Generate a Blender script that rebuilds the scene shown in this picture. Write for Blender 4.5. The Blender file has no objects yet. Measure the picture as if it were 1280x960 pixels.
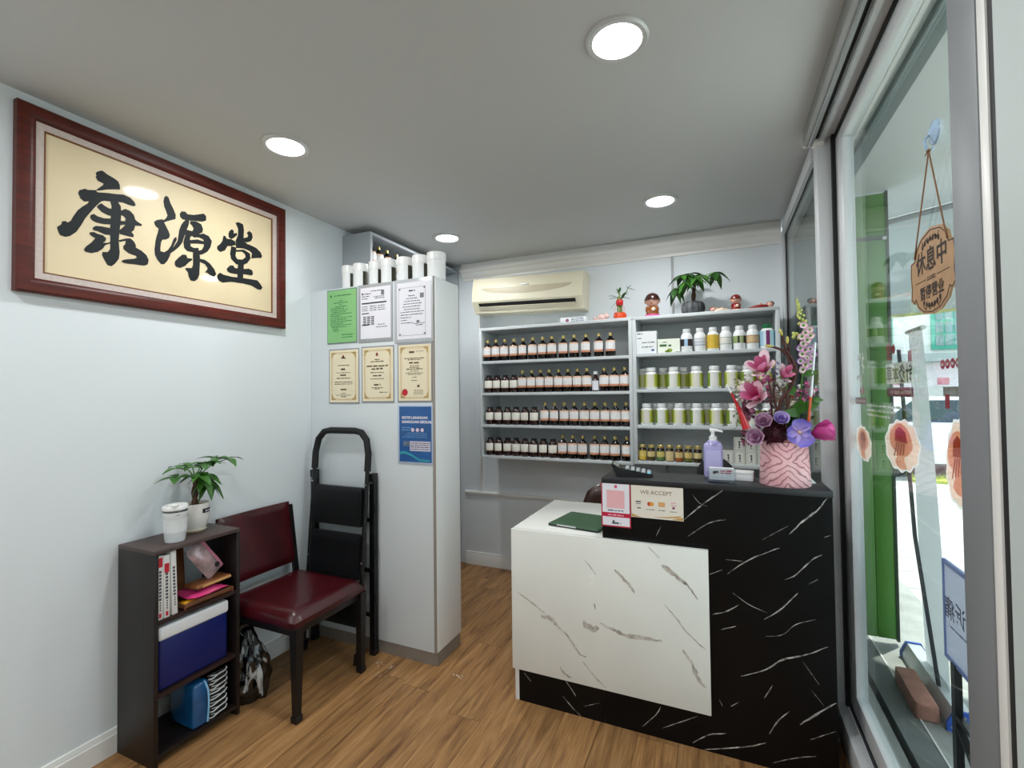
import bpy, bmesh, math, random
from mathutils import Vector, Matrix
PI = math.pi
SC = bpy.context.scene
COL = SC.collection
rng = random.Random(7)

# ---------------------------------------------------------------- camera
cam_d = bpy.data.cameras.new('camera'); cam = bpy.data.objects.new('camera', cam_d); COL.objects.link(cam)
cam_d.sensor_fit = 'HORIZONTAL'; cam_d.sensor_width = 36.0; cam_d.lens = 16.533; cam_d.clip_start = .02; cam_d.clip_end = 200
yaw, pitch, roll = .4148, .0212, -.0116
f_ = Vector((-math.sin(yaw)*math.cos(pitch), math.cos(yaw)*math.cos(pitch), math.sin(pitch)))
r_ = Vector((math.cos(yaw), math.sin(yaw), 0)); u_ = r_.cross(f_)
cr, sr = math.cos(roll), math.sin(roll)
r_, u_ = cr*r_ + sr*u_, -sr*r_ + cr*u_
cam.matrix_world = Matrix(((r_.x, u_.x, -f_.x, 0), (r_.y, u_.y, -f_.y, 0), (r_.z, u_.z, -f_.z, 1.5), (0, 0, 0, 1)))
SC.camera = cam

# ---------------------------------------------------------------- sky, sun, exposure
w = bpy.data.worlds.new('sky'); SC.world = w; w.use_nodes = True
bg = w.node_tree.nodes['Background']; bg.inputs['Color'].default_value = (.80, .90, 1, 1); bg.inputs['Strength'].default_value = 3.0
sd = bpy.data.lights.new('sun', 'SUN'); sd.energy = 9.0; sd.angle = .02; sd.color = (1, .96, .9)
sun = bpy.data.objects.new('sun', sd); COL.objects.link(sun)
sun.rotation_euler = Vector((-.30, -.35, -1.0)).to_track_quat('-Z', 'Y').to_euler(); sun.location = (6, 6, 12)
vs = SC.view_settings; vs.view_transform = 'Standard'; vs.look = 'None'; vs.gamma = 1; vs.use_curve_mapping = False
vs.exposure = -0.04
LAMP_W = 8.6
SC.cycles.max_bounces = 10; SC.cycles.diffuse_bounces = 5; SC.cycles.transparent_max_bounces = 16

# ---------------------------------------------------------------- materials
def lin(h):
    h = h.lstrip('#'); o = []
    for i in (0, 2, 4):
        c = int(h[i:i+2], 16)/255; o.append(c/12.92 if c <= .04045 else ((c+.055)/1.055)**2.4)
    return (*o, 1)
MATS = {}
def mat(name, hx, rough=.5, metal=0, var=0, vs=8, stretch=None, bump=0, bs=60, spec=.5, coat=0, emit=0, alt=None, sheen=0):
    if name in MATS: return MATS[name]
    m = bpy.data.materials.new(name); m.use_nodes = True; N = m.node_tree.nodes; L = m.node_tree.links
    b = N['Principled BSDF']; c = lin(hx)
    b.inputs['Base Color'].default_value = c; b.inputs['Roughness'].default_value = rough; b.inputs['Metallic'].default_value = metal
    b.inputs['Specular IOR Level'].default_value = spec; b.inputs['Coat Weight'].default_value = coat
    if coat: b.inputs['Coat Roughness'].default_value = .06
    if sheen: b.inputs['Sheen Weight'].default_value = sheen
    if emit: b.inputs['Emission Color'].default_value = c; b.inputs['Emission Strength'].default_value = emit
    tc = N.new('ShaderNodeTexCoord'); src = tc.outputs['Object']
    if stretch:
        mp = N.new('ShaderNodeMapping'); mp.inputs['Scale'].default_value = stretch; L.new(src, mp.inputs['Vector']); src = mp.outputs[0]
    if var:
        n = N.new('ShaderNodeTexNoise'); n.inputs['Scale'].default_value = vs; n.inputs['Detail'].default_value = 5; L.new(src, n.inputs['Vector'])
        cr_ = N.new('ShaderNodeValToRGB'); e = cr_.color_ramp.elements
        d = lin(alt) if alt else tuple(x*(1-var) for x in c[:3])+(1,)
        e[0].position = .35; e[0].color = d; e[1].position = .65; e[1].color = c
        L.new(n.outputs['Fac'], cr_.inputs[0]); L.new(cr_.outputs[0], b.inputs['Base Color'])
    if bump:
        n2 = N.new('ShaderNodeTexNoise'); n2.inputs['Scale'].default_value = bs; n2.inputs['Detail'].default_value = 4; L.new(src, n2.inputs['Vector'])
        bp_ = N.new('ShaderNodeBump'); bp_.inputs['Strength'].default_value = bump; bp_.inputs['Distance'].default_value = .005
        L.new(n2.outputs['Fac'], bp_.inputs['Height']); L.new(bp_.outputs[0], b.inputs['Normal'])
    MATS[name] = m; return m
def glass(name, tint='#F4FAF8', refl=.10, rough=0.0):
    m = bpy.data.materials.new(name); m.use_nodes = True; N = m.node_tree.nodes; L = m.node_tree.links
    N.remove(N['Principled BSDF']); out = N['Material Output']
    t = N.new('ShaderNodeBsdfTransparent'); t.inputs[0].default_value = lin(tint)
    g = N.new('ShaderNodeBsdfGlossy'); g.inputs['Roughness'].default_value = rough
    fr = N.new('ShaderNodeLayerWeight'); fr.inputs[0].default_value = .5; pw = N.new('ShaderNodeMath'); pw.operation = 'POWER'; pw.inputs[1].default_value = 5
    L.new(fr.outputs['Facing'], pw.inputs[0]); mu = N.new('ShaderNodeMath'); mu.operation = 'MULTIPLY_ADD'; mu.inputs[1].default_value = .9; mu.inputs[2].default_value = refl*.3; mu.use_clamp = True
    mx = N.new('ShaderNodeMixShader'); L.new(pw.outputs[0], mu.inputs[0]); L.new(mu.outputs[0], mx.inputs[0])
    L.new(t.outputs[0], mx.inputs[1]); L.new(g.outputs[0], mx.inputs[2]); L.new(mx.outputs[0], out.inputs[0])
    return m
def film(name, hx, t=.7):
    """printed film: light from behind shines through it"""
    if name in MATS: return MATS[name]
    m = bpy.data.materials.new(name); m.use_nodes = True; N = m.node_tree.nodes; L = m.node_tree.links; N.remove(N['Principled BSDF'])
    d = N.new('ShaderNodeBsdfDiffuse'); tr = N.new('ShaderNodeBsdfTranslucent'); mx = N.new('ShaderNodeMixShader'); mx.inputs[0].default_value = t
    d.inputs[0].default_value = lin(hx); tr.inputs[0].default_value = lin(hx); L.new(d.outputs[0], mx.inputs[1]); L.new(tr.outputs[0], mx.inputs[2]); L.new(mx.outputs[0], N['Material Output'].inputs[0]); MATS[name] = m; return m
def bands(name, stops, rough=.5, spec=.4, axis='Z'):
    """flat print: constant colour bands along the generated axis"""
    if name in MATS: return MATS[name]
    m = bpy.data.materials.new(name); m.use_nodes = True; N = m.node_tree.nodes; L = m.node_tree.links; b = N['Principled BSDF']
    b.inputs['Roughness'].default_value = rough; b.inputs['Specular IOR Level'].default_value = spec
    tc = N.new('ShaderNodeTexCoord'); sx = N.new('ShaderNodeSeparateXYZ'); L.new(tc.outputs['Generated'], sx.inputs[0])
    cr_ = N.new('ShaderNodeValToRGB'); cr_.color_ramp.interpolation = 'CONSTANT'; e = cr_.color_ramp.elements
    while len(e) < len(stops): e.new(.5)
    for k, (p, h) in enumerate(stops): e[k].position = p; e[k].color = lin(h)
    L.new(sx.outputs[axis], cr_.inputs[0]); L.new(cr_.outputs[0], b.inputs['Base Color']); MATS[name] = m; return m

# ---------------------------------------------------------------- mesh helpers
def new(): return bmesh.new()
def box(bm, x0, y0, z0, x1, y1, z1, bev=0, seg=2):
    r = bmesh.ops.create_cube(bm, size=1)['verts']
    for v in r: v.co = Vector(((x0+x1)/2+v.co.x*(x1-x0), (y0+y1)/2+v.co.y*(y1-y0), (z0+z1)/2+v.co.z*(z1-z0)))
    if bev:
        es = list({e for v in r for e in v.link_edges})
        bmesh.ops.bevel(bm, geom=es, offset=bev, segments=seg, affect='EDGES', profile=.5)
    return bm
def lathe(bm, prof, c=(0, 0, 0), n=24, axis='Z', a0=0, a1=2*PI):
    full = abs(a1-a0-2*PI) < 1e-6; rings = []; c = Vector(c)
    def P(r, z, a):
        p = (r*math.cos(a), r*math.sin(a), z)
        if axis == 'X': p = (z, p[0], p[1])
        elif axis == 'Y': p = (p[0], z, p[1])
        return c+Vector(p)
    m = n if full else n+1
    for r, z in prof:
        if r < 1e-6: rings.append([bm.verts.new(P(0, z, 0))])
        else: rings.append([bm.verts.new(P(r, z, a0+(a1-a0)*k/n)) for k in range(m)])
    for A, B in zip(rings, rings[1:]):
        for k in range(n):
            k2 = (k+1) % m
            f = [A[0] if len(A) == 1 else A[k]]
            if len(A) > 1: f.append(A[k2])
            if len(B) == 1: f.append(B[0])
            else: f += [B[k2], B[k]]
            if len(f) > 2: bm.faces.new(f)
    return bm
def cyl(bm, c, r, h, n=20, axis='Z', r2=None):
    r2 = r if r2 is None else r2
    return lathe(bm, [(0, 0), (r, 0), (r2, h), (0, h)], c, n, axis)
def smoothpts(pts, k=3):
    P = [Vector(p) for p in pts]; out = []
    for i in range(len(P)-1):
        p0, p1, p2, p3 = P[max(i-1, 0)], P[i], P[i+1], P[min(i+2, len(P)-1)]
        for s in range(k):
            t = s/k; out.append(.5*((2*p1)+(-p0+p2)*t+(2*p0-5*p1+4*p2-p3)*t*t+(-p0+3*p1-3*p2+p3)*t**3))
    return out+[P[-1]]
def tube(bm, pts, r, n=8):
    P = [Vector(p) for p in pts]; R = r if isinstance(r, (list, tuple)) else [r]*len(P); rings = []; ref = None
    if len(R) != len(P): R = [R[0]+(R[-1]-R[0])*i/(len(P)-1) for i in range(len(P))]
    for i, p in enumerate(P):
        t = (P[min(i+1, len(P)-1)]-P[max(i-1, 0)]).normalized()
        if ref is None: ref = t.orthogonal().normalized()
        a = (ref-t*ref.dot(t)).normalized(); b = t.cross(a); ref = a
        rings.append([bm.verts.new(p+R[i]*(math.cos(2*PI*k/n)*a+math.sin(2*PI*k/n)*b)) for k in range(n)])
    for A, B in zip(rings, rings[1:]):
        for k in range(n): bm.faces.new((A[k], A[(k+1) % n], B[(k+1) % n], B[k]))
    bm.faces.new(rings[0][::-1]); bm.faces.new(rings[-1]); return bm
def bar(bm, p, q, w, d, up=(0, 0, 1)):
    """rectangular bar from p to q, w across and d along 'up' side"""
    p, q = Vector(p), Vector(q); t = (q-p).normalized(); u = Vector(up); a = t.cross(u).normalized(); b = a.cross(t)
    vs_ = [bm.verts.new(o+sa*a*w/2+sb*b*d/2) for o in (p, q) for sa, sb in ((-1, -1), (1, -1), (1, 1), (-1, 1))]
    for f in ((0, 1, 2, 3), (7, 6, 5, 4), (0, 4, 5, 1), (1, 5, 6, 2), (2, 6, 7, 3), (3, 7, 4, 0)): bm.faces.new([vs_[i] for i in f])
    return bm
def prism(bm, pts, d):
    d = Vector(d); A = [bm.verts.new(p) for p in pts]; B = [bm.verts.new(Vector(p)+d) for p in pts]; n = len(A)
    fs = [bm.faces.new(A), bm.faces.new(B[::-1])]
    for k in range(n): bm.faces.new((A[k], B[k], B[(k+1) % n], A[(k+1) % n]))
    for f in fs: f.normal_update()
    bmesh.ops.triangulate(bm, faces=fs); return bm
def ell(bm, c, r, n=14, rot=None):
    v = bmesh.ops.create_uvsphere(bm, u_segments=n, v_segments=max(6, n*2//3), radius=1)['verts']
    for q in v:
        p = Vector((q.co.x*r[0], q.co.y*r[1], q.co.z*r[2]))
        if rot: p = rot @ p
        q.co = Vector(c)+p
    return bm
def surf(bm, f, nu, nv):
    g = [[bm.verts.new(f(i/nu, j/nv)) for j in range(nv+1)] for i in range(nu+1)]
    for i in range(nu):
        for j in range(nv): bm.faces.new((g[i][j], g[i+1][j], g[i+1][j+1], g[i][j+1]))
    return bm
def leafm(bm, base, d, length, width, droop=.25, up=(0, 0, 1), fold=.15, n=6):
    base = Vector(base); d = Vector(d).normalized(); up = Vector(up); s = d.cross(up)
    if s.length < .05: s = d.cross(Vector((1, 0, 0)))
    s.normalize(); up = s.cross(d)
    def f(u, v):
        w_ = width*math.sin(PI*min(1, max(0, u))**.85)*(.999-u*.15)+.0006; x = v*2-1
        return base+d*length*u+s*w_*x/2-Vector((0, 0, 1))*droop*length*u*u+up*abs(x)*fold*w_
    return surf(bm, f, n, 2)
def obj(name, bm, m, parent=None, smooth=38, kind=None, label=None):
    bmesh.ops.recalc_face_normals(bm, faces=bm.faces[:])
    me = bpy.data.meshes.new(name); bm.to_mesh(me); bm.free(); me.materials.append(m)
    if smooth:
        me.shade_smooth(); me.set_sharp_from_angle(angle=math.radians(smooth))
    o = bpy.data.objects.new(name, me); COL.objects.link(o)
    if parent: o.parent = parent
    if kind or (parent and name in ('text_lines', 'small_lines', 'captions')): o['kind'] = kind or 'stuff'
    if label: o['label'] = label
    return o
def wobj(name, bm, m, parent, **k):
    """part whose geometry was written in room coordinates, moved into its thing's frame"""
    r = parent
    while r.parent: r = r.parent
    bmesh.ops.transform(bm, matrix=r.matrix_basis.inverted(), verts=bm.verts[:])
    return obj(name, bm, m, parent, **k)
def thing(name, label, cat, loc=(0, 0, 0), rz=0, group=None):
    o = bpy.data.objects.new(name, None); COL.objects.link(o); o.location = loc; o.rotation_euler = (0, 0, rz)
    o.empty_display_size = .05; o['label'] = label; o['category'] = cat
    if group: o['group'] = group
    return o
def tag(o, label, cat, group=None):
    o['label'] = label; o['category'] = cat
    if group: o['group'] = group
    return o
def struct(name, bm=None, m=None):
    if bm is None:
        o = bpy.data.objects.new(name, None); COL.objects.link(o); o.empty_display_size = .05
    else: o = obj(name, bm, m)
    o['kind'] = 'structure'; return o
def dup(o, parent=None):
    c = o.copy(); COL.objects.link(c)
    if parent: c.parent = parent
    for ch in list(o.children): dup(ch, c)
    return c
def textbm(s, size=1, bold=0, align='CENTER'):
    cu = bpy.data.curves.new('t', 'FONT'); cu.body = s; cu.size = size; cu.align_x = align; cu.offset = bold; cu.resolution_u = 3
    o = bpy.data.objects.new('t', cu); COL.objects.link(o); dg = bpy.context.evaluated_depsgraph_get()
    me = bpy.data.meshes.new_from_object(o.evaluated_get(dg)); bm = bmesh.new(); bm.from_mesh(me)
    bpy.data.objects.remove(o); bpy.data.curves.remove(cu); bpy.data.meshes.remove(me); return bm
def write(bm, s, o, u, v, size, bold=0, align='CENTER'):
    t = textbm(s, size, bold, align); o, u, v = Vector(o), Vector(u), Vector(v); mp = {}
    for q in t.verts: mp[q] = bm.verts.new(o+u*q.co.x+v*q.co.y)
    for f in t.faces:
        try: bm.faces.new([mp[q] for q in f.verts])
        except ValueError: pass
    t.free(); return bm
def quad(bm, o, u, v, x0, y0, x1, y1):
    o, u, v = Vector(o), Vector(u), Vector(v)
    bm.faces.new([bm.verts.new(o+u*a+v*b) for a, b in ((x0, y0), (x1, y0), (x1, y1), (x0, y1))]); return bm
def words(bm, o, u, v, x0, x1, y, h, fill=1.0):
    """a line of print too small to read: one dash per word"""
    x = x0; end = x0+(x1-x0)*fill
    while x < end:
        L = min(rng.uniform(2.0, 5.5)*h, end-x); quad(bm, o, u, v, x, y, x+L, y+h*rng.uniform(.7, 1)); x += L+h*.7
    return bm
def disc(bm, o, u, v, cx, cy, r, n=20, ry=None):
    o, u, v = Vector(o), Vector(u), Vector(v); ry = ry or r
    bm.faces.new([bm.verts.new(o+u*(cx+r*math.cos(2*PI*k/n))+v*(cy+ry*math.sin(2*PI*k/n))) for k in range(n)]); return bm
ORD = 'first second third fourth fifth sixth seventh eighth ninth tenth eleventh twelfth thirteenth fourteenth fifteenth sixteenth seventeenth'.split()
STROKES=[[(1.084,2.445),(1.093,2.455),(1.106,2.464),(1.115,2.461),(1.124,2.456),(1.149,2.449),(1.165,2.442),(1.171,2.428),(1.172,2.409),(1.144,2.398),(1.122,2.389),(1.104,2.378),(1.091,2.372),(1.085,2.372),(1.109,2.402),(1.112,2.41),(1.091,2.414),(1.084,2.427),(1.087,2.433)],
[(1.026,2.336),(1.03,2.35),(1.049,2.364),(1.057,2.362),(1.085,2.372),(1.091,2.365),(1.126,2.376),(1.163,2.385),(1.186,2.392),(1.21,2.388),(1.227,2.375),(1.232,2.362),(1.225,2.354),(1.205,2.353),(1.182,2.355),(1.163,2.351),(1.154,2.347),(1.136,2.343),(1.115,2.338),(1.105,2.332),(1.094,2.317),(1.083,2.3),(1.066,2.27),(1.05,2.241),(1.037,2.209),(1.021,2.176),(1.001,2.153),(0.986,2.145),(0.97,2.147),(0.964,2.16),(0.96,2.176),(0.974,2.192),(0.976,2.204),(0.987,2.209),(0.993,2.205),(1.003,2.215),(1.011,2.236),(1.025,2.266),(1.041,2.287),(1.058,2.306),(1.062,2.316),(1.045,2.309),(1.033,2.318),(1.03,2.327)],
[(1.136,2.343),(1.145,2.363),(1.163,2.354),(1.175,2.336),(1.177,2.304),(1.175,2.265),(1.171,2.231),(1.168,2.181),(1.172,2.133),(1.169,2.105),(1.155,2.08),(1.142,2.066),(1.128,2.067),(1.117,2.086),(1.108,2.105),(1.11,2.119),(1.128,2.123),(1.137,2.139),(1.137,2.172),(1.136,2.22),(1.138,2.269),(1.14,2.307),(1.141,2.324)],
[(1.105,2.324),(1.116,2.317),(1.131,2.312),(1.145,2.314),(1.145,2.282),(1.127,2.281),(1.105,2.287),(1.089,2.302),(1.094,2.313)],
[(1.068,2.261),(1.079,2.27),(1.092,2.264),(1.114,2.263),(1.14,2.271),(1.141,2.245),(1.114,2.238),(1.088,2.236),(1.073,2.241),(1.066,2.25)],
[(1.075,2.211),(1.086,2.222),(1.105,2.226),(1.141,2.229),(1.141,2.2),(1.119,2.195),(1.092,2.201),(1.077,2.201)],
[(1.065,2.188),(1.079,2.194),(1.092,2.19),(1.11,2.19),(1.123,2.181),(1.119,2.166),(1.11,2.157),(1.128,2.163),(1.141,2.173),(1.141,2.165),(1.119,2.15),(1.11,2.132),(1.093,2.114),(1.071,2.103),(1.052,2.103),(1.046,2.111),(1.054,2.127),(1.071,2.147),(1.084,2.169),(1.073,2.174),(1.066,2.179)],
[(1.175,2.317),(1.191,2.331),(1.21,2.329),(1.225,2.315),(1.23,2.297),(1.237,2.291),(1.257,2.284),(1.255,2.276),(1.23,2.269),(1.225,2.248),(1.216,2.236),(1.225,2.226),(1.223,2.215),(1.201,2.214),(1.171,2.214),(1.171,2.231),(1.187,2.252),(1.192,2.262),(1.173,2.253),(1.173,2.272),(1.191,2.276),(1.194,2.288),(1.187,2.296),(1.176,2.298)],
[(1.168,2.186),(1.194,2.201),(1.211,2.207),(1.225,2.198),(1.233,2.183),(1.233,2.172),(1.255,2.164),(1.275,2.15),(1.285,2.129),(1.281,2.108),(1.266,2.099),(1.231,2.096),(1.202,2.092),(1.183,2.092),(1.178,2.099),(1.192,2.108),(1.226,2.12),(1.238,2.128),(1.233,2.135),(1.206,2.139),(1.187,2.151),(1.185,2.164),(1.193,2.177),(1.194,2.191),(1.171,2.179)],
[(1.35,2.442),(1.358,2.454),(1.369,2.449),(1.377,2.426),(1.391,2.401),(1.401,2.377),(1.4,2.356),(1.383,2.346),(1.361,2.332),(1.35,2.324),(1.342,2.327),(1.358,2.347),(1.364,2.361),(1.358,2.38),(1.35,2.398),(1.346,2.423)],
[(1.307,2.313),(1.32,2.326),(1.342,2.336),(1.35,2.333),(1.35,2.323),(1.358,2.309),(1.369,2.289),(1.375,2.273),(1.372,2.257),(1.358,2.245),(1.342,2.239),(1.337,2.226),(1.334,2.202),(1.334,2.184),(1.351,2.183),(1.367,2.199),(1.381,2.224),(1.392,2.26),(1.404,2.273),(1.406,2.258),(1.392,2.224),(1.383,2.204),(1.375,2.171),(1.364,2.145),(1.351,2.127),(1.337,2.123),(1.321,2.14),(1.311,2.16),(1.309,2.183),(1.313,2.225),(1.318,2.249),(1.323,2.268),(1.326,2.287),(1.315,2.292),(1.309,2.302)],
[(1.419,2.389),(1.428,2.404),(1.446,2.408),(1.455,2.399),(1.485,2.406),(1.515,2.42),(1.534,2.43),(1.547,2.421),(1.547,2.399),(1.528,2.386),(1.491,2.378),(1.455,2.368),(1.431,2.366),(1.421,2.375)],
[(1.446,2.368),(1.464,2.369),(1.461,2.348),(1.452,2.321),(1.443,2.294),(1.437,2.274),(1.432,2.253),(1.417,2.228),(1.397,2.204),(1.378,2.185),(1.375,2.195),(1.392,2.221),(1.409,2.253),(1.414,2.285),(1.417,2.31),(1.426,2.337),(1.434,2.352)],
[(1.47,2.371),(1.497,2.378),(1.522,2.371),(1.531,2.352),(1.528,2.332),(1.503,2.312),(1.479,2.298),(1.452,2.284),(1.443,2.294),(1.452,2.321),(1.479,2.323),(1.485,2.338),(1.476,2.35),(1.467,2.357)],
[(1.443,2.288),(1.47,2.296),(1.467,2.276),(1.47,2.258),(1.47,2.246),(1.485,2.241),(1.509,2.248),(1.51,2.226),(1.479,2.218),(1.455,2.217),(1.44,2.229),(1.436,2.255)],
[(1.479,2.298),(1.503,2.315),(1.534,2.328),(1.56,2.323),(1.576,2.302),(1.569,2.268),(1.553,2.241),(1.528,2.22),(1.503,2.21),(1.503,2.231),(1.525,2.243),(1.534,2.261),(1.537,2.284),(1.531,2.298),(1.509,2.301),(1.485,2.293)],
[(1.467,2.275),(1.503,2.289),(1.537,2.288),(1.536,2.274),(1.503,2.268),(1.468,2.258)],
[(1.482,2.225),(1.513,2.233),(1.516,2.202),(1.515,2.158),(1.513,2.114),(1.504,2.09),(1.489,2.076),(1.47,2.076),(1.461,2.096),(1.458,2.114),(1.444,2.128),(1.452,2.134),(1.476,2.139),(1.482,2.156),(1.482,2.194)],
[(1.398,2.153),(1.415,2.176),(1.432,2.194),(1.449,2.197),(1.455,2.183),(1.476,2.186),(1.479,2.18),(1.461,2.163),(1.444,2.141),(1.421,2.126),(1.403,2.128),(1.397,2.138)],
[(1.516,2.196),(1.541,2.196),(1.566,2.184),(1.589,2.16),(1.599,2.137),(1.589,2.121),(1.57,2.123),(1.554,2.133),(1.54,2.133),(1.55,2.145),(1.554,2.158),(1.541,2.174),(1.516,2.18)],
[(1.705,2.439),(1.723,2.449),(1.749,2.446),(1.755,2.417),(1.753,2.382),(1.753,2.354),(1.775,2.347),(1.709,2.324),(1.705,2.34),(1.72,2.379),(1.72,2.413)],
[(1.67,2.383),(1.684,2.398),(1.695,2.394),(1.695,2.378),(1.712,2.387),(1.716,2.377),(1.695,2.354),(1.681,2.343),(1.667,2.349),(1.665,2.365)],
[(1.771,2.405),(1.786,2.421),(1.802,2.414),(1.808,2.392),(1.798,2.368),(1.775,2.354),(1.753,2.351),(1.753,2.371),(1.775,2.382),(1.779,2.393)],
[(1.605,2.285),(1.619,2.298),(1.632,2.319),(1.636,2.34),(1.639,2.35),(1.649,2.35),(1.656,2.339),(1.681,2.343),(1.702,2.339),(1.709,2.321),(1.681,2.306),(1.66,2.3),(1.646,2.273),(1.622,2.258),(1.609,2.263),(1.603,2.272)],
[(1.705,2.323),(1.753,2.344),(1.79,2.344),(1.829,2.338),(1.856,2.321),(1.867,2.302),(1.86,2.289),(1.829,2.281),(1.798,2.27),(1.802,2.299),(1.79,2.309),(1.753,2.313),(1.709,2.304)],
[(1.681,2.306),(1.709,2.307),(1.709,2.287),(1.705,2.259),(1.716,2.245),(1.745,2.25),(1.745,2.218),(1.709,2.216),(1.681,2.236),(1.674,2.264)],
[(1.708,2.293),(1.753,2.307),(1.79,2.296),(1.794,2.269),(1.775,2.239),(1.745,2.218),(1.744,2.25),(1.764,2.268),(1.76,2.284),(1.742,2.293),(1.708,2.283)],
[(1.72,2.222),(1.753,2.23),(1.753,2.203),(1.749,2.144),(1.716,2.136),(1.716,2.181)],
[(1.656,2.18),(1.674,2.201),(1.691,2.205),(1.702,2.194),(1.738,2.196),(1.783,2.21),(1.805,2.205),(1.809,2.185),(1.798,2.175),(1.753,2.172),(1.709,2.162),(1.674,2.16),(1.658,2.167)],
[(1.606,2.135),(1.619,2.15),(1.639,2.143),(1.681,2.142),(1.745,2.15),(1.805,2.154),(1.836,2.156),(1.856,2.139),(1.868,2.12),(1.856,2.107),(1.836,2.106),(1.798,2.119),(1.745,2.12),(1.681,2.115),(1.633,2.1),(1.612,2.107),(1.604,2.121)],
]
WVEINS=[(0.004,[(-0.926,0.537),(-0.839,0.495),(-0.772,0.452)]),
(0.016,[(-0.798,0.439),(-0.747,0.437),(-0.715,0.408)]),
(0.008,[(-0.723,0.414),(-0.667,0.371),(-0.612,0.305),(-0.578,0.293)]),
(0.004,[(-0.597,0.271),(-0.536,0.209),(-0.488,0.176)]),
(0.003,[(-0.582,0.735),(-0.551,0.702),(-0.528,0.675)]),
(0.012,[(-0.445,0.709),(-0.416,0.683),(-0.38,0.652),(-0.359,0.619)]),
(0.003,[(-0.298,0.83),(-0.25,0.786)]),
(0.016,[(-0.24,0.759),(-0.196,0.729),(-0.144,0.688)]),
(0.006,[(-0.157,0.707),(-0.124,0.67),(-0.099,0.633)]),
(0.005,[(-0.233,0.589),(-0.186,0.541),(-0.147,0.493),(-0.109,0.459),(-0.071,0.432)]),
(0.022,[(-0.594,0.453),(-0.548,0.424),(-0.524,0.443)]),
(0.013,[(-0.517,0.459),(-0.457,0.441),(-0.383,0.426),(-0.312,0.432),(-0.243,0.432)]),
(0.012,[(-0.162,0.413),(-0.124,0.359),(-0.105,0.308),(-0.071,0.275)]),
(0.008,[(-0.709,0.223),(-0.677,0.192),(-0.649,0.183)]),
(0.005,[(-0.538,0.545),(-0.534,0.516)]),
]
BVEINS=[(0.006,[(-0.147,0.954),(-0.1,1.0),(-0.047,1.047),(0.012,1.093)]),
(0.004,[(-0.135,0.884),(-0.049,0.949),(0.015,0.969)]),
(0.002,[(-0.112,1.063),(-0.086,1.03),(-0.054,1.018)]),
(0.003,[(-0.265,0.87),(-0.244,0.916)]),
(0.007,[(0.24,0.932),(0.289,0.989),(0.334,1.032),(0.373,1.087)]),
(0.005,[(0.017,0.747),(0.099,0.816),(0.206,0.876)]),
(0.003,[(-0.053,0.734),(-0.001,0.762)]),
(0.005,[(0.221,0.753),(0.262,0.779),(0.319,0.845),(0.352,0.868)]),
(0.006,[(0.148,0.584),(0.213,0.641),(0.266,0.708)]),
(0.005,[(-0.043,0.57),(0.008,0.592),(0.058,0.628)]),
(0.003,[(0.035,0.672),(0.095,0.634),(0.16,0.612)]),
(0.004,[(-0.012,0.514),(0.044,0.538)]),
(0.007,[(0.059,0.339),(0.15,0.386),(0.209,0.438),(0.289,0.474),(0.361,0.519)]),
(0.003,[(0.152,0.518),(0.211,0.536),(0.257,0.584),(0.325,0.616)]),
(0.0018,[(0.277,0.446),(0.33,0.369)]),
(0.0018,[(0.302,0.344),(0.345,0.291)]),
(0.008,[(0.263,0.2),(0.317,0.252),(0.383,0.313)]),
(0.005,[(0.156,0.134),(0.187,0.192),(0.228,0.242)]),
(0.003,[(-0.012,0.2),(-0.024,0.225)]),
(0.004,[(0.019,0.208),(0.051,0.234)]),
(0.005,[(-0.131,0.018),(-0.065,0.07),(-0.002,0.092)]),
(0.006,[(-0.086,0.003),(0.01,0.037),(0.084,0.065),(0.144,0.096)]),
(0.004,[(0.166,0.024),(0.247,0.067),(0.314,0.093)]),
(0.004,[(0.142,0.272),(0.172,0.329)]),
(0.003,[(0.298,0.152),(0.381,0.206)]),
(0.0025,[(0.012,0.805),(0.074,0.806)]),
(0.003,[(0.3,0.746),(0.334,0.77)]),
(0.002,[(0.237,0.965),(0.148,0.902)]),
(0.005,[(-0.898,0.137),(-0.863,0.104)]),
(0.006,[(-0.686,0.146),(-0.638,0.088)]),
(0.005,[(-0.703,0.072),(-0.655,0.03),(-0.615,0.002)]),
(0.003,[(-0.599,0.052),(-0.528,0.085)]),
(0.004,[(-0.337,0.031),(-0.279,0.097),(-0.257,0.138)]),
(0.004,[(-0.252,0.047),(-0.169,0.098),(-0.109,0.134)]),
(0.003,[(0.359,0.935),(0.381,0.945)]),
]

# ---------------------------------------------------------------- common materials
M_WALL = mat('wall paint', '#DFE5E8', .65, bump=.05, bs=140)
M_CEIL = mat('ceiling paint', '#C9CBCB', .8, bump=.04, bs=120)
M_TRIM = mat('white gloss trim', '#E9E8E4', .4)
M_ALU = mat('silver anodised aluminium', '#D2D5D7', .42, .08)
M_ALUG = mat('aluminium darkened for backlit stile', '#828588', .5, .1)  # aluminium colour made darker for the backlit near stile
M_BLACK = mat('black rubber', '#0B0C0E', .6)
M_GLASS = glass('clear shop glass')
M_SHELF = mat('grey melamine shelf', '#CDD2D4', .45)
M_SHELFB = mat('grey shelf back', '#D8DCDD', .6)
M_WHITE = mat('white plastic', '#EDEFEF', .35)
M_PAPERW = mat('white paper', '#E7E6EE', .6)
M_INK = mat('grey ink', '#55565C', .7)
M_INKD = mat('black ink', '#16181A', .6)
M_RED = mat('red print', '#C0172F', .5)
M_BP = mat('black plastic', '#0E1012', .42)
M_BS = mat('black satin steel', '#0C0D0F', .35, .2)
M_STEEL = mat('bright steel', '#C9CCCE', .25, .9)
M_GOLD = mat('gold cap', '#CDB774', .35, .6)
M_LEAF = mat('green leaf', '#3A7020', .45, var=.35, vs=30)
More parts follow.
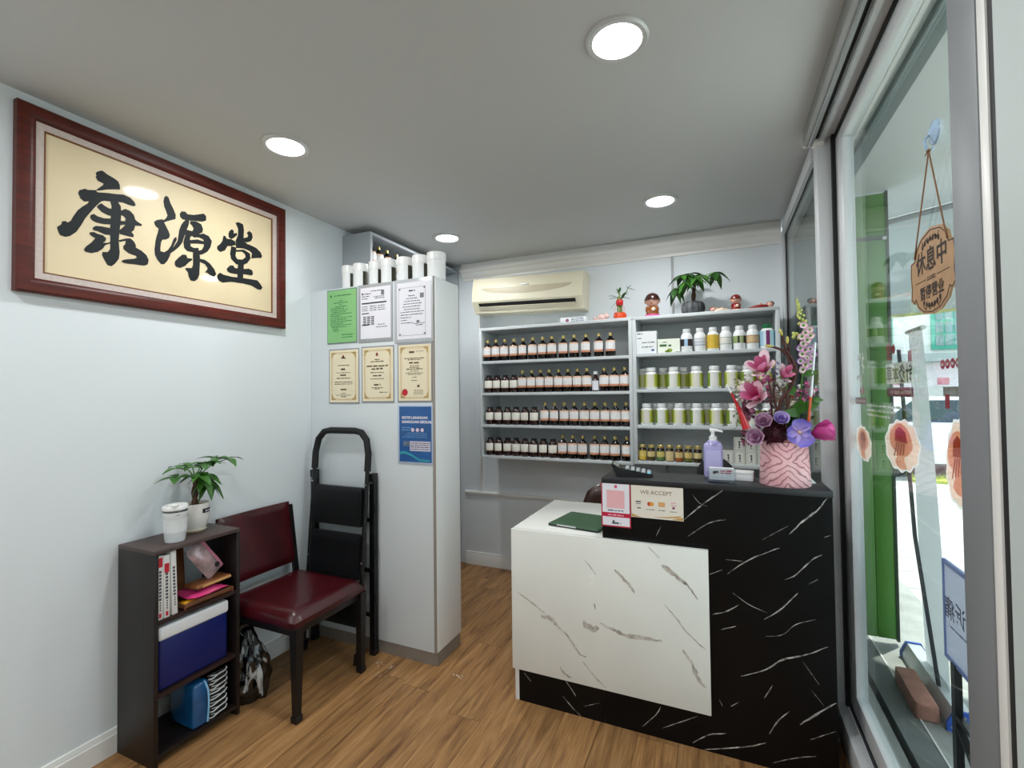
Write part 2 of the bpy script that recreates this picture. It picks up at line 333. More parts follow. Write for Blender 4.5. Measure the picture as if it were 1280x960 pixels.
M_LEAFL = mat('bright green leaf', '#5C9A34', .45, var=.3, vs=30)
M_LEAFD = mat('deep green leaf', '#2C5A1C', .42, var=.35, vs=30)
M_TRUNK = mat('brown trunk', '#5A3E2C', .8, var=.5, vs=40, bump=.6, bs=60)

SCUFF = [(-1.78, 2.13, 14), (-1.70, 2.13, 8), (-1.30, 2.19, 10), (-1.69, 2.05, 5)]
# floor material: vinyl wood planks
def plank_mat():
    m = bpy.data.materials.new('oak vinyl plank'); m.use_nodes = True; N = m.node_tree.nodes; L = m.node_tree.links; b = N['Principled BSDF']
    tc = N.new('ShaderNodeTexCoord'); oi = N.new('ShaderNodeObjectInfo'); ad = N.new('ShaderNodeVectorMath'); ad.operation = 'ADD'
    sc = N.new('ShaderNodeVectorMath'); sc.operation = 'SCALE'; sc.inputs[3].default_value = 37
    cb = N.new('ShaderNodeCombineXYZ'); L.new(oi.outputs['Random'], cb.inputs[0]); L.new(oi.outputs['Random'], cb.inputs[1]); L.new(cb.outputs[0], sc.inputs[0])
    L.new(tc.outputs['Object'], ad.inputs[0]); L.new(sc.outputs[0], ad.inputs[1])
    mp = N.new('ShaderNodeMapping'); mp.inputs['Scale'].default_value = (16, 1.4, 1); L.new(ad.outputs[0], mp.inputs[0])
    n1 = N.new('ShaderNodeTexNoise'); n1.inputs['Scale'].default_value = 1.6; n1.inputs['Detail'].default_value = 8; n1.inputs['Roughness'].default_value = .62; n1.inputs['Distortion'].default_value = .8; L.new(mp.outputs[0], n1.inputs[0])
    cr_ = N.new('ShaderNodeValToRGB'); e = cr_.color_ramp.elements; e[0].position = .30; e[0].color = lin('#6C4A30'); e[1].position = .68; e[1].color = lin('#B58A5C')
    k = e.new(.48); k.color = lin('#9C7348'); L.new(n1.outputs['Fac'], cr_.inputs[0])
    mp2 = N.new('ShaderNodeMapping'); mp2.inputs['Scale'].default_value = (90, 3, 1); L.new(ad.outputs[0], mp2.inputs[0])
    n2 = N.new('ShaderNodeTexNoise'); n2.inputs['Scale'].default_value = 2; n2.inputs['Detail'].default_value = 3; L.new(mp2.outputs[0], n2.inputs[0])
    mx = N.new('ShaderNodeMix'); mx.data_type = 'RGBA'; mx.blend_type = 'MULTIPLY'; mx.inputs[0].default_value = .35
    L.new(cr_.outputs[0], mx.inputs[6]); c2 = N.new('ShaderNodeValToRGB'); c2.color_ramp.elements[0].position = .35; c2.color_ramp.elements[0].color = (.35, .3, .25, 1); c2.color_ramp.elements[1].position = .55; L.new(n2.outputs['Fac'], c2.inputs[0]); L.new(c2.outputs[0], mx.inputs[7])
    hs = N.new('ShaderNodeHueSaturation'); ml = N.new('ShaderNodeMath'); ml.operation = 'MULTIPLY_ADD'; ml.inputs[1].default_value = .22; ml.inputs[2].default_value = .88; L.new(oi.outputs['Random'], ml.inputs[0]); L.new(ml.outputs[0], hs.inputs['Value'])
    L.new(mx.outputs[2], hs.inputs['Color']); L.new(hs.outputs[0], b.inputs['Base Color']); b.inputs['Roughness'].default_value = .42; b.inputs['Specular IOR Level'].default_value = .35
    return m
M_PLANK = plank_mat()

# ---------------------------------------------------------------- room shell
X0, X1, YB, YF, ZC = -2.383, .49, 3.7, -2.6, 2.66
fl = struct('floor', box(new(), X0-.1, YF-.1, -.10, .47, YB+.1, -.004), mat('plank joint', '#3A2819', .8))
ncol = 17; wpl = (X1-X0)/ncol
for i in range(ncol):
    y = YF-rng.uniform(0, 1.2); xa = X0+i*wpl
    while y < YB:
        y2 = y+1.22; a, b_ = max(y, YF), min(y2, YB)
        if b_-a > .03:
            bm = box(new(), xa+.0008, a+.0008, -.004, xa+wpl-.0008, b_-.0008, rng.uniform(-.0003, .0003))
            obj('plank', bm, M_PLANK, fl, smooth=0)
        y = y2
bm = new()
for (x, y, n) in SCUFF:
    for k in range(n): disc(bm, (x+rng.gauss(0, .016), y+rng.gauss(0, .012), .0005), (1, 0, 0), (0, 1, 0), 0, 0, rng.uniform(.002, .006), 7, rng.uniform(.0015, .004))
obj('scuff', bm, mat('pale scuff', '#D9CDBE', .7), fl, smooth=0, kind='stuff')
struct('ceiling', box(new(), X0-.1, YF-.1, ZC, .62, YB+.1, ZC+.1), M_CEIL)
struct('wall_left', box(new(), X0-.1, YF-.1, 0, X0, YB+.1, ZC), M_WALL)
struct('wall_back', box(new(), X0, YB, 0, .405, YB+.1, ZC), M_WALL)
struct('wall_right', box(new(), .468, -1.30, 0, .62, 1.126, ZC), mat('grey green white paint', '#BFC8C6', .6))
struct('wall_front', box(new(), X0, YF-.1, 0, .6, YF, ZC), M_WALL)
wn = struct('added_window')  # unseen glazed bay, added behind the camera to let daylight in
bm = new()
for yy in (YF, -1.98, -1.35): box(bm, .48, yy, 0, .53, yy+.05, ZC)
box(bm, .48, YF, 0, .53, -1.30, .08); box(bm, .48, YF, 2.58, .53, -1.30, ZC)
obj('window_frame', bm, M_ALU, wn)
obj('pane', box(new(), .50, YF+.04, .07, .506, -1.32, 2.6), M_GLASS, wn)

def mould(bm, prof, y0, y1, axis):
    """profile (out, z) swept along the wall"""
    pr = [(X0+o, y0, z) if axis == 'Y' else (y0, YB-o, z) for o, z in prof]
    return prism(bm, pr, (0, y1-y0, 0) if axis == 'Y' else (y1-y0, 0, 0))
BASE = [(0, 0), (.016, 0), (.016, .078), (.012, .083), (.012, .09), (.008, .096), (.008, .101), (0, .104)]
struct('baseboard_left', mould(new(), BASE, YF, 2.228, 'Y'), M_TRIM)
struct('baseboard_back', mould(new(), [(o, z*1.08) for o, z in BASE], -2.09, .405, 'X'), M_TRIM)
struct('trim_1', mould(new(), [(0, .612), (.012, .612), (.012, .62), (.022, .628), (.022, .64), (.01, .648), (0, .648)], -2.09, .405, 'X'), M_TRIM)
struct('trim_2', mould(new(), [(0, 2.515), (.012, 2.515), (.012, 2.535), (.03, 2.545), (.045, 2.565), (.05, 2.578), (.068, 2.586), (.076, 2.60), (.076, 2.612), (.05, 2.614), (.05, ZC), (0, ZC)], -2.09, .405, 'X'), M_TRIM)
struct('trim_3', box(new(), -1.938, 3.676, .648, -1.920, YB, 2.515, .004), M_TRIM)

struct('wall_outer', box(new(), .475, 2.56, -.1, .535, YB+.1, ZC), mat('grey outer render', '#6C716E', .8, var=.1, vs=3))
# fixed glazed bay behind the counter
wn = struct('window_1')
bm = new(); box(bm, .405, 3.60, 0, .424, YB, 2.58, .002); box(bm, .405, 2.52, 2.55, .424, 3.6, 2.62); box(bm, .405, 2.52, 0, .43, 3.6, .08)
obj('window_frame', bm, M_ALU, wn)
bm = new(); box(bm, .424, 3.57, .08, .437, YB, 2.57); box(bm, .424, 2.5, 2.545, .437, 3.57, 2.57)
obj('gasket', bm, M_BLACK, wn)
bm = new(); box(bm, .437, 3.54, .08, .462, YB, 2.545, .002); box(bm, .437, 2.5, 2.50, .462, 3.54, 2.56)
obj('inner_frame', bm, M_ALU, wn)
obj('pane', box(new(), .4265, 2.45, .06, .432, 3.62, 2.57), M_GLASS, wn)

# sliding glass door: outer frame, gaskets, sash, glass
dr = struct('door_1')
bm = new(); box(bm, .412, 2.42, 0, .466, 2.50, ZC, .002); obj('post', bm, M_ALU, dr)
bm = new(); box(bm, .425, 1.157, 2.605, .474, 2.42, ZC); obj('head_rail', bm, M_ALU, dr)
bm = new(); box(bm, .43, 1.157, .05, .474, 2.42, .17, .003); obj('sill_rail', bm, M_ALU, dr)
obj('threshold', box(new(), .45, 1.157, 0, .474, 2.42, .05), M_BLACK, dr)
bm = new(); box(bm, .464, 2.398, .17, .480, 2.43, 2.605); box(bm, .474, 1.157, 2.585, .50, 2.4, 2.605); box(bm, .474, 1.157, .17, .50, 2.4, .19)
box(bm, .474, 1.12, .0, .53, 1.160, ZC); obj('gasket', bm, M_BLACK, dr)
bm = new(); box(bm, .478, 2.29, .19, .518, 2.40, 2.585, .002); obj('sash_stile', bm, M_ALU, dr)
bm = new(); box(bm, .478, 1.19, 2.535, .518, 2.29, 2.585, .002); obj('sash_rail', bm, M_ALU, dr)
bm = new(); box(bm, .478, 1.19, .19, .518, 2.29, .27, .002); obj('sash_rail', bm, M_ALU, dr)
bm = new(); box(bm, .468, 1.190, 0, .520, 1.306, ZC, .002); obj('sash_stile', bm, M_ALUG, dr, label='near stile with backlit shade in its grey colour')
bm = new(); box(bm, .470, 1.158, 0, .505, 1.189, ZC, .002); obj('cover_strip', bm, M_TRIM, dr)
obj('pane', box(new(), .493, 1.29, .25, .4985, 2.30, 2.55), M_GLASS, dr)

# overhead sliding track with a slotted channel
tr = struct('trim_4')
bm = new(); prism(bm, [(.365, -.25, ZC), (.365, -.25, 2.60), (.375, -.25, 2.588), (.40, -.25, 2.588), (.40, -.25, ZC)], (0, 2.69, 0)); obj('track_casing', bm, mat('track grey', '#9EA19F', .4, .3), tr)
bm = new(); box(bm, .400, -.25, 2.606, .418, 2.43, ZC); obj('track_slot', bm, M_BLACK, tr)
bm = new(); box(bm, .418, -.25, 2.590, .445, 2.44, ZC, .003); obj('track_lip', bm, M_ALU, tr)
bm = new(); tube(bm, [(.385, -.25, 2.586), (.385, 2.44, 2.586)], .004, 6); tube(bm, [(.421, -.25, 2.588), (.421, 2.44, 2.588)], .004, 6); obj('runner', bm, M_STEEL, tr)
bm = new(); box(bm, .366, 2.44, 2.588, .445, 2.452, 2.63, .003); box(bm, .40, 2.40, 2.575, .44, 2.45, 2.60, .003); obj('end_stop', bm, M_TRIM, tr)

# ---------------------------------------------------------------- downlights
def downlight(x, y, label):
    t = thing('downlight', label, 'ceiling light', (x, y, ZC), 0, 'recessed ceiling downlights')
    obj('trim_ring', lathe(new(), [(.078, -.001), (.080, -.010), (.095, -.012), (.102, -.006), (.103, 0), (.078, 0)], n=40), mat('satin ring', '#CFD0D0', .35, .2), t)
    obj('diffuser', lathe(new(), [(0, -.006), (.05, -.006), (.079, -.003)], n=40), mat('lit diffuser', '#FFFFFF', .5, emit=20), t)
    l = bpy.data.lights.new('downlight_lamp', 'AREA'); l.shape = 'DISK'; l.size = .14; l.energy = LAMP_W; l.color = (.97, .99, 1); l.spread = PI
    o = bpy.data.objects.new('lamp', l); COL.objects.link(o); o.parent = t; o.location = (0, 0, -.02)
downlight(-.285, 1.535, 'large bright round downlight nearest the sliding glass door track')
downlight(-1.81, 1.55, 'round downlight in the ceiling beside the big calligraphy picture')
downlight(-.305, 2.945, 'round downlight above the pill bottle shelf and black counter')
downlight(-1.815, 2.965, 'small round downlight above the white tubs on the tall cabinet')
for x in (-.285, -1.81):  # unseen lamps continuing the ceiling rows, added for indoor fill
    for y in (.13, -1.28):
        downlight(x, y, 'unseen round downlight added for fill in the %s row %s the camera' % ('right' if x > -1 else 'left', 'just behind' if y > 0 else 'far behind'))

# ---------------------------------------------------------------- framed calligraphy
pc = thing('calligraphy_picture', 'large dark wood framed black brush calligraphy on gold paper high on left wall', 'picture', (X0, .837, 1.903))
Y0, Y1, Z0, Z1 = .837, 2.012, 1.903, 2.617
def frame(bm, a, b_, prof):
    """mitred frame: prof gives (inset, x)"""
    R = []
    for ins, x in prof: R.append([bm.verts.new((x, yy, zz)) for yy, zz in ((Y0+ins, Z0+ins), (Y1-ins, Z0+ins), (Y1-ins, Z1-ins), (Y0+ins, Z1-ins))])
    for A, B in zip(R, R[1:]):
        for k in range(4): bm.faces.new((A[k], A[(k+1) % 4], B[(k+1) % 4], B[k]))
    return bm
M_MAHO = mat('dark mahogany', '#5A1C0E', .4, var=.4, vs=6, stretch=(1, 1, 8), spec=.3)
wobj('frame', frame(new(), 0, 0, [(0, X0+.001), (0, X0+.03), (.006, X0+.037), (.035, X0+.036), (.05, X0+.028), (.056, X0+.024), (.056, X0+.01)]), M_MAHO, pc, smooth=30)
wobj('slip', frame(new(), 0, 0, [(.054, X0+.020), (.0555, X0+.022), (.082, X0+.020), (.082, X0+.012)]), mat('pale linen slip', '#C9BBB4', .7, var=.12, vs=90), pc, smooth=0)
wobj('gold_fillet', frame(new(), 0, 0, [(.080, X0+.016), (.081, X0+.021), (.086, X0+.021), (.087, X0+.014)]), mat('brown fillet', '#7A4A22', .4), pc, smooth=0)
wobj('paper', box(new(), X0+.004, Y0+.08, Z0+.08, X0+.0145, Y1-.08, Z1-.08), mat('cream gold paper', '#E2D0AA', .5, var=.06, vs=5, coat=.3), pc, smooth=0)
for i, (nm, a, b_) in enumerate((('first', 0, 9), ('second', 9, 20), ('third', 20, 32))):
    bm = new(); kx = 0
    for s in STROKES[a:b_]:
        kx += .00012; bmf = [bm.verts.new((X0+.0150+kx, y, z)) for y, z in s]; f = bm.faces.new(bmf)
    bm.normal_update(); bmesh.ops.triangulate(bm, faces=bm.faces[:])
    wobj('brush_character', bm, mat('sumi ink', '#12181A', .6, spec=.3), pc, smooth=0)

# ---------------------------------------------------------------- tall partition cabinet
cb = thing('tall_cabinet', 'tall pale grey cabinet with framed papers on its side standing against left wall', 'cabinet', (-1.9, 2.36, 0))
CX0, CX1, CY0, CY1, CH = X0+.002, -1.447, 2.23, 2.488, 2.168
M_CAB = mat('pale grey laminate', '#D3D9DC', .4)
wobj('side_panel', box(new(), CX0, CY0, .07, CX1-.022, CY0+.02, CH, .001), M_CAB, cb)
wobj('corner_strip', box(new(), CX1-.022, CY0-.001, .07, CX1-.006, CY0+.02, CH), mat('taupe edging', '#9A928B', .4, .2), cb)
wobj('door', box(new(), CX1-.018, CY0+.004, .075, CX1, CY1, CH-.004, .002), mat('white laminate', '#E4E8E8', .4), cb)
wobj('top_panel', box(new(), CX0, CY0+.02, CH-.02, CX1-.018, CY1, CH), M_CAB, cb)
wobj('back_panel', box(new(), CX0, CY1-.012, .07, CX1-.018, CY1, CH-.02), M_CAB, cb)
wobj('plinth', box(new(), CX0, CY0+.003, 0, CX1-.003, CY1-.01, .07), mat('brown grey plinth', '#857A70', .5, var=.1, vs=20), cb)

# papers on the cabinet side
YP = CY0-.0005
def sheet(nm, label, r, colour, cat, group=None, border=.012, holder='#B3B8BE'):
    x0, x1, z0, z1 = r; t = thing(nm, label, cat, (x0, YP, z0), 0, group)
    wobj('holder', box(new(), x0, YP-.004, z0, x1, YP, z1, .001), mat('clear sleeve '+holder, holder, .25, coat=.3), t)
    wobj('paper', box(new(), x0+border, YP-.0048, z0+border, x1-border*.6, YP-.003, z1-border), colour, t, smooth=0)
    return t, Vector((x0, YP-.0054, z0)), x1-x0, z1-z0
U, V = Vector((1, 0, 0)), Vector((0, 0, 1))
G = 'framed papers on the cabinet side'
M_GR = mat('green paper', '#86C07E', .45, coat=.3); M_GRI = mat('dark green ink', '#2E7A45', .6)
t, o, W, H = sheet('notice', 'green printed notice on the tall cabinet side, top left', (-2.242, -2.004, 1.824, 2.16), M_GR, 'notice', G, .006, '#6F8A80')
bm = new(); disc(bm, o, U, V, .035, H-.04, .008, 10); words(bm, o, U, V, .06, .20, H-.042, .007)
for k, (a, b_) in enumerate(((.10, .13), (.06, .17), (.10, .12), (.07, .16), (.03, .14), (.03, .17), (.04, .15), (.03, .2), (.03, .12), (.03, .2), (.03, .16), (.03, .2), (.03, .13), (.03, .2), (.04, .16), (.05, .09), (.05, .1))): words(bm, o, U, V, a, b_, H-.075-k*.0115, .0055)
words(bm, o, U, V, .12, .21, .05, .006); words(bm, o, U, V, .12, .21, .035, .006); wobj('text_lines', bm, M_GRI, t, smooth=0)
t, o, W, H = sheet('form', 'white printed form with a black bar in a grey sleeve on cabinet', (-1.994, -1.738, 1.82, 2.167), M_PAPERW, 'notice', G, .02, '#A5A7AA')
bm = new()
for k in range(3): words(bm, o, U, V, .03, .10-.01*k, H-.06-k*.014, .006)
words(bm, o, U, V, .10, .19, H-.045, .005); words(bm, o, U, V, .12, .2, H-.08, .005); words(bm, o, U, V, .13, .2, H-.09, .005)
for k in range(3):
    for q in range(3): words(bm, o, U, V, .03+q*.06, .075+q*.065, H-.135-k*.012, .005)
for k in range(5):
    for q in range(3): quad(bm, o, U, V, .04+q*.03, H-.2-k*.011, .063+q*.03, H-.193-k*.011)
words(bm, o, U, V, .15, .2, .10, .005); words(bm, o, U, V, .14, .22, .085, .005); wobj('text_lines', bm, M_INK, t, smooth=0)
bm = new(); quad(bm, o, U, V, .03, H-.118, .215, H-.110); quad(bm, o, U, V, .03, H-.178, .085, H-.172); quad(bm, o, U, V, .03, .10, .085, .106); quad(bm, o, U, V, .03, H-.062, .04, H-.05)
wobj('heading_bars', bm, M_INKD, t, smooth=0)
wobj('stamp', quad(new(), o, U, V, .175, H-.072, .198, H-.042), mat('grey stamp', '#77797F', .6), t, smooth=0)
t, o, W, H = sheet('certificate', 'white certificate with corner ornaments, top right on the cabinet side', (-1.724, -1.459, 1.802, 2.168), M_PAPERW, 'certificate', G, .02, '#B9BDC2')
bm = new()
for (a, b_, c, d) in ((.033, .04, .0345, H-.05), (.215, .04, .2165, H-.05), (.033, .04, .215, .0415), (.033, H-.0515, .215, H-.05)): quad(bm, o, U, V, a, b_, c, d)
for cx in (.036, .205):
    for cz in (.043, H-.062): quad(bm, o, U, V, cx, cz, cx+.009, cz+.009)
for k, (a, b_) in enumerate(((.10, .145), (.085, .16), (.07, .18), (.065, .19), (.06, .185), (.07, .18), (.045, .21), (.045, .2), (.045, .12), (.045, .09), (.045, .13))): words(bm, o, U, V, a, b_, H-.1-k*.0155, .005)
words(bm, o, U, V, .13, .21, .105, .005); words(bm, o, U, V, .15, .2, .095, .005); disc(bm, o, U, V, .165, .118, .012, 8, .006); wobj('text_lines', bm, M_INK, t, smooth=0)
wobj('heading', words(new(), o, U, V, .103, .147, H-.073, .009), M_INKD, t, smooth=0)
wobj('stamp', quad(new(), o, U, V, .18, H-.115, .206, H-.088), mat('grey stamp', '#77797F', .6), t, smooth=0)
M_CREAM = mat('cream certificate paper', '#E8DCBE', .5, coat=.2); M_CRB = mat('ochre border', '#C4A66A', .6); M_DKB = mat('brown ink', '#5B4A36', .6)
def cream(label, r, lines, seal=False):
    t, o, W, H = sheet('certificate', label, r, M_CREAM, 'certificate', G, .008, '#8E9098')
    bm = new()
    for ins, wd in ((.022, .003), (.030, .0012)):
        for (a, b_, c, d) in ((ins, ins, ins+wd, H-ins), (W-ins-wd, ins, W-ins, H-ins), (ins, ins, W-ins, ins+wd), (ins, H-ins-wd, W-ins, H-ins)): quad(bm, o, U, V, a, b_, c, d)
    for cx, sx in ((.024, 1), (W-.024, -1)):
        for cz, sz in ((.024, 1), (H-.024, -1)):
            bm.faces.new([bm.verts.new(o+U*(cx+sx*a)+V*(cz+sz*b_)) for a, b_ in ((0, 0), (.034, 0), (.026, .008), (.012, .014), (.008, .028), (0, .036))])
    wobj('border', bm, M_CRB, t, smooth=0)
    bm = new()
    for c, hw, z, h in lines: words(bm, o, U, V, c-hw, c+hw, z, h)
    wobj('text_lines', bm, M_DKB, t, smooth=0)
    if seal: wobj('seal', disc(new(), o, U, V, .052, .056, .020, 24), M_RED, t, smooth=0)
    else: wobj('emblem', disc(new(), o, U, V, W*.49, H-.05, .009, 12, .011), mat('crest red', '#8C3A32', .6), t, smooth=0)
c = .118
cream('cream certificate with short bold centre lines, left of the middle row on cabinet', (-2.228, -1.989, 1.453, 1.79), [(c, .018, H-.09+.0, .008), (c, .045, .232, .006), (c, .02, .205, .012), (c, .055, .188, .004), (c, .026, .17, .009), (c, .055, .153, .006), (c, .07, .13, .006), (c, .07, .118, .005), (c, .024, .082, .012), (c, .022, .06, .005), (c, .06, .05, .004), (c, .02, .04, .006)])
cream('cream certificate with a two line bold title, middle of the certificate row', (-1.969, -1.730, 1.459, 1.794), [(c, .018, .252, .007), (c, .05, .24, .006), (c, .078, .212, .010), (c, .042, .195, .010), (c, .05, .175, .005), (c, .032, .155, .008), (c, .05, .138, .005), (c, .024, .1, .012), (c, .042, .085, .005), (c, .02, .078, .005), (.165, .03, .058, .005)])
cream('cream certificate with a round red seal, right of the certificate row', (-1.704, -1.469, 1.460, 1.797), [(.10, .018, .28, .014), (.155, .026, .288, .003), (c, .068, .248, .006), (c, .045, .240, .005), (c, .036, .22, .010), (c, .03, .205, .004), (c, .034, .195, .005), (c, .055, .186, .006), (c, .03, .175, .004), (c, .06, .164, .004), (c, .045, .156, .004), (c, .015, .14, .004), (c, .02, .122, .005), (.145, .008, .085, .018), (.145, .032, .065, .004), (.145, .03, .055, .004), (.145, .034, .045, .004)], True)
M_BLUE = mat('blue poster', '#14579A', .35, var=.25, vs=9, coat=.4)
t, o, W, H = sheet('poster', 'blue printed poster with white bold heading on the cabinet side', (-1.705, -1.467, 1.108, 1.447), M_BLUE, 'poster', G, .012, '#B7C4D8')
bm = new(); write(bm, 'NOTIS LARANGAN', o+U*.03+V*(H-.082), U, V, .0205, .0006, 'LEFT'); write(bm, 'GANGGUAN SEKSUAL', o+U*.03+V*(H-.106), U, V, .0205, .0006, 'LEFT'); wobj('heading', bm, M_PAPERW, t, smooth=0)
bm = new()
for k in range(3): disc(bm, o, U, V, .105+k*.032, H-.145, .011, 14)
wobj('icons', bm, mat('pale icon', '#DCC9D2', .5), t, smooth=0)
bm = new(); quad(bm, o, U, V, .085, .075, W-.014, .13); wobj('info_box', bm, mat('pale pink box', '#C9C4D6', .5), t, smooth=0)
bm = new()
for k in range(4): words(bm, o+Vector((0, -.0004, 0)), U, V, .09, W-.02, .083+k*.0115, .005)
wobj('text_lines', bm, M_INK, t, smooth=0)
bm = new(); words(bm, o, U, V, .03, .10, H-.135, .005); words(bm, o, U, V, .03, .09, H-.148, .005)
for k in range(3): words(bm, o, U, V, .03+.02*k, .2, .152+k*.011, .004)
wobj('small_lines', bm, mat('light blue ink', '#6C9CCB', .5), t, smooth=0)
bm = new(); P = [(.014, .068), (.05, .072), (.1, .055), (.15, .03), (.22, .028), (.22, .018), (.15, .018), (.1, .042), (.05, .058), (.014, .052)]
bm.faces.new([bm.verts.new(o+U*a+V*b_) for a, b_ in P]); bm.normal_update(); bmesh.ops.triangulate(bm, faces=bm.faces[:]); wobj('wave', bm, mat('teal wave', '#2E93A3', .5), t, smooth=0)
bm = new(); quad(bm, o, U, V, .04, .10, .084, .13); wobj('photo', bm, mat('grey photo', '#6E7F95', .5, var=.6, vs=60), t, smooth=0)

# ---------------------------------------------------------------- things on the tall cabinet, the tall rack behind
def tub(x, r, label, y=2.33, h=.162, lab=True):
    t = thing('white_tub', label, 'tub', (x, y, CH), 0, 'white tubs on the tall cabinet')
    obj('body', lathe(new(), [(0, 0), (r*.93, 0), (r*.95, .004), (r*.95, h-.04), (0, h-.04)], n=28), M_WHITE, t)
    obj('lid', lathe(new(), [(r*.95, h-.045), (r, h-.045), (r, h-.006), (r*.97, h), (0, h)], n=28), mat('white lid', '#F2F3F2', .3), t)
    if lab: obj('label', lathe(new(), [(r*.957, .01), (r*.957, h-.05)], n=10, a0=-.55, a1=.45), mat('dark olive label', '#3E3D2A', .5, var=.5, vs=60), t)
tub(-2.165, .040, 'narrow white tub at the far left of the cabinet top, beside the wall')
tub(-2.065, .047, 'white tub with wide dark label showing, second along the cabinet top')
tub(-1.945, .042, 'slim white tub third from the left on the cabinet top')
tub(-1.845, .048, 'white tub in the middle of the row on cabinet top')
tub(-1.725, .050, 'white tub third from the right on the cabinet top', h=.158)
tub(-1.612, .050, 'white tub second from the right on the cabinet top', h=.156)
tub(-1.500, .056, 'largest white tub at the cabinet front corner, last on the right', h=.158, lab=False)

rk = thing('medicine_rack', 'tall grey open rack behind the white tubs, reaching the ceiling', 'shelf', (-2.26, 3.09, 0))
RX0, RX1, RY0, RY1, RH = X0+.002, -2.137, 2.505, 3.68, 2.612
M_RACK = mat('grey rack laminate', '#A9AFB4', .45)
wobj('end_panel', box(new(), RX0, RY0, 0, RX1, RY0+.022, RH, .001), M_RACK, rk)
wobj('end_panel', box(new(), RX0, RY1-.022, 0, RX1, RY1, RH, .001), M_RACK, rk)
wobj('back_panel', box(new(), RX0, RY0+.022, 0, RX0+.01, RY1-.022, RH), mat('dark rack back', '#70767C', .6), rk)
RZ = [.04, .45, .85, 1.22, 1.59, 1.96, 2.385]
for z in RZ+[RH-.02]: wobj('shelf', box(new(), RX0+.01, RY0+.022, z-.02+(.02 if z > 2.5 else 0), RX1, RY1-.022, z+(.02 if z > 2.5 else 0)), M_RACK, rk)

# ---------------------------------------------------------------- amber medicine bottles
M_AMB = mat('amber glass', '#0A0605', .12, coat=.3); M_AMBR = mat('red brown glass', '#2A0D08', .12, coat=.5)
M_LAB = bands('medicine label', [(0, '#C98A66'), (.10, '#D99F80'), (.20, '#ECECEC'), (.78, '#EAE0DA'), (.88, '#DDB095')], .55)
M_LAB2 = bands('plain label', [(0, '#D8C9B8'), (.12, '#E9E6DC'), (.9, '#DDD8CC')], .6)
def medicine_bottle(kind):
    t = thing('medicine_bottle', 'x', 'bottle', (0, 0, 0), 0, 'amber medicine bottles')
    r, h = .0360, .150
    prof = [(0, 0), (r*.93, 0), (r, .004), (r, .102), (r*.93, .114), (r*.66, .128), (r*.38, .138), (r*.33, .142), (r*.33, h)]
    if kind == 'dark': prof = [(0, 0), (r*.93, 0), (r, .004), (r, h*.62), (r*.9, h*.72), (r*.66, h*.80), (r*.5, h*.83), (r*.5, h*.84)]
    obj('body', lathe(new(), prof+[(0, prof[-1][1])], n=20), M_AMBR if kind == 'dark' else M_AMB, t)
    if kind == 'gold': obj('cap', lathe(new(), [(r*.32, h-.002), (r*.37, h), (r*.37, h+.019), (r*.3, h+.022), (0, h+.022)], n=14), M_GOLD, t)
    elif kind == 'dark': obj('cap', lathe(new(), [(r*.58, h*.84), (r*.58, h*.84+.012), (r*.5, h*.84+.014), (0, h*.84+.014)], n=14), M_BP, t)
    a = 1.28 if kind == 'gold' else 1.15
    z0, z1 = (.036, .115) if kind == 'gold' else (.036, .094)
    bm = new(); n = 10
    if kind == 'gold': lathe(bm, [(r+.0008, z0), (r+.0008, .102), (r*.97+.0010, .109), (r*.92+.0010, z1)], n=n, a0=-PI/2-a, a1=-PI/2+a)
    else: lathe(bm, [(r+.0008, z0), (r+.0008, h*.62), (r*.95+.001, z1+.002)], n=n, a0=-PI/2-a, a1=-PI/2+a)
    obj('label', bm, M_LAB if kind == 'gold' else M_LAB2, t)
    return t
def white_top_bottle():
    t = thing('medicine_bottle', 'slim amber bottle with white cap and low white label on second shelf', 'bottle', (0, 0, 0), 0, 'amber medicine bottles')
    r, h = .025, .125
    obj('body', lathe(new(), [(0, 0), (r, .002), (r, h*.7), (r*.6, h*.86), (r*.4, h), (0, h)], n=18), M_AMBR, t)
    obj('cap', lathe(new(), [(r*.45, h), (r*.55, h), (r*.55, h+.02), (0, h+.021)], n=14), M_WHITE, t)
    obj('label', lathe(new(), [(r+.0008, .008), (r+.0008, .078)], n=10, a0=-PI/2-1.3, a1=-PI/2+1.3), M_PAPERW, t); return t
SZ = {1: 1.765, 2: 1.512, 3: 1.258, 4: 1.013}
SHN = {1: 'top', 2: 'second', 3: 'third', 4: 'bottom'}
ROWS = {1: [-1.716,-1.640,-1.564,-1.483,-1.405,-1.322,-1.242,-1.164,-1.075,-.991,-.899,-.802,-.717],
 2: [-1.708,-1.634,-1.560,-1.486,-1.412,-1.338,-1.264,-1.190,-1.1165,-1.043,-.969,-.895,-.831,-.767,-.6935,-.619],
 3: [-1.7,-1.623,-1.544,-1.468,-1.392,-1.316,-1.229,-1.151,-1.074,-.997,-.917,-.84,-.763,-.688,-.613],
 4: [-1.699,-1.623,-1.547,-1.472,-1.397,-1.322,-1.245,-1.166,-1.089,-1.012,-.935,-.846,-.770,-.694,-.611]}
DARK = {2: 4, 3: 6, 4: 8}
proto = {}
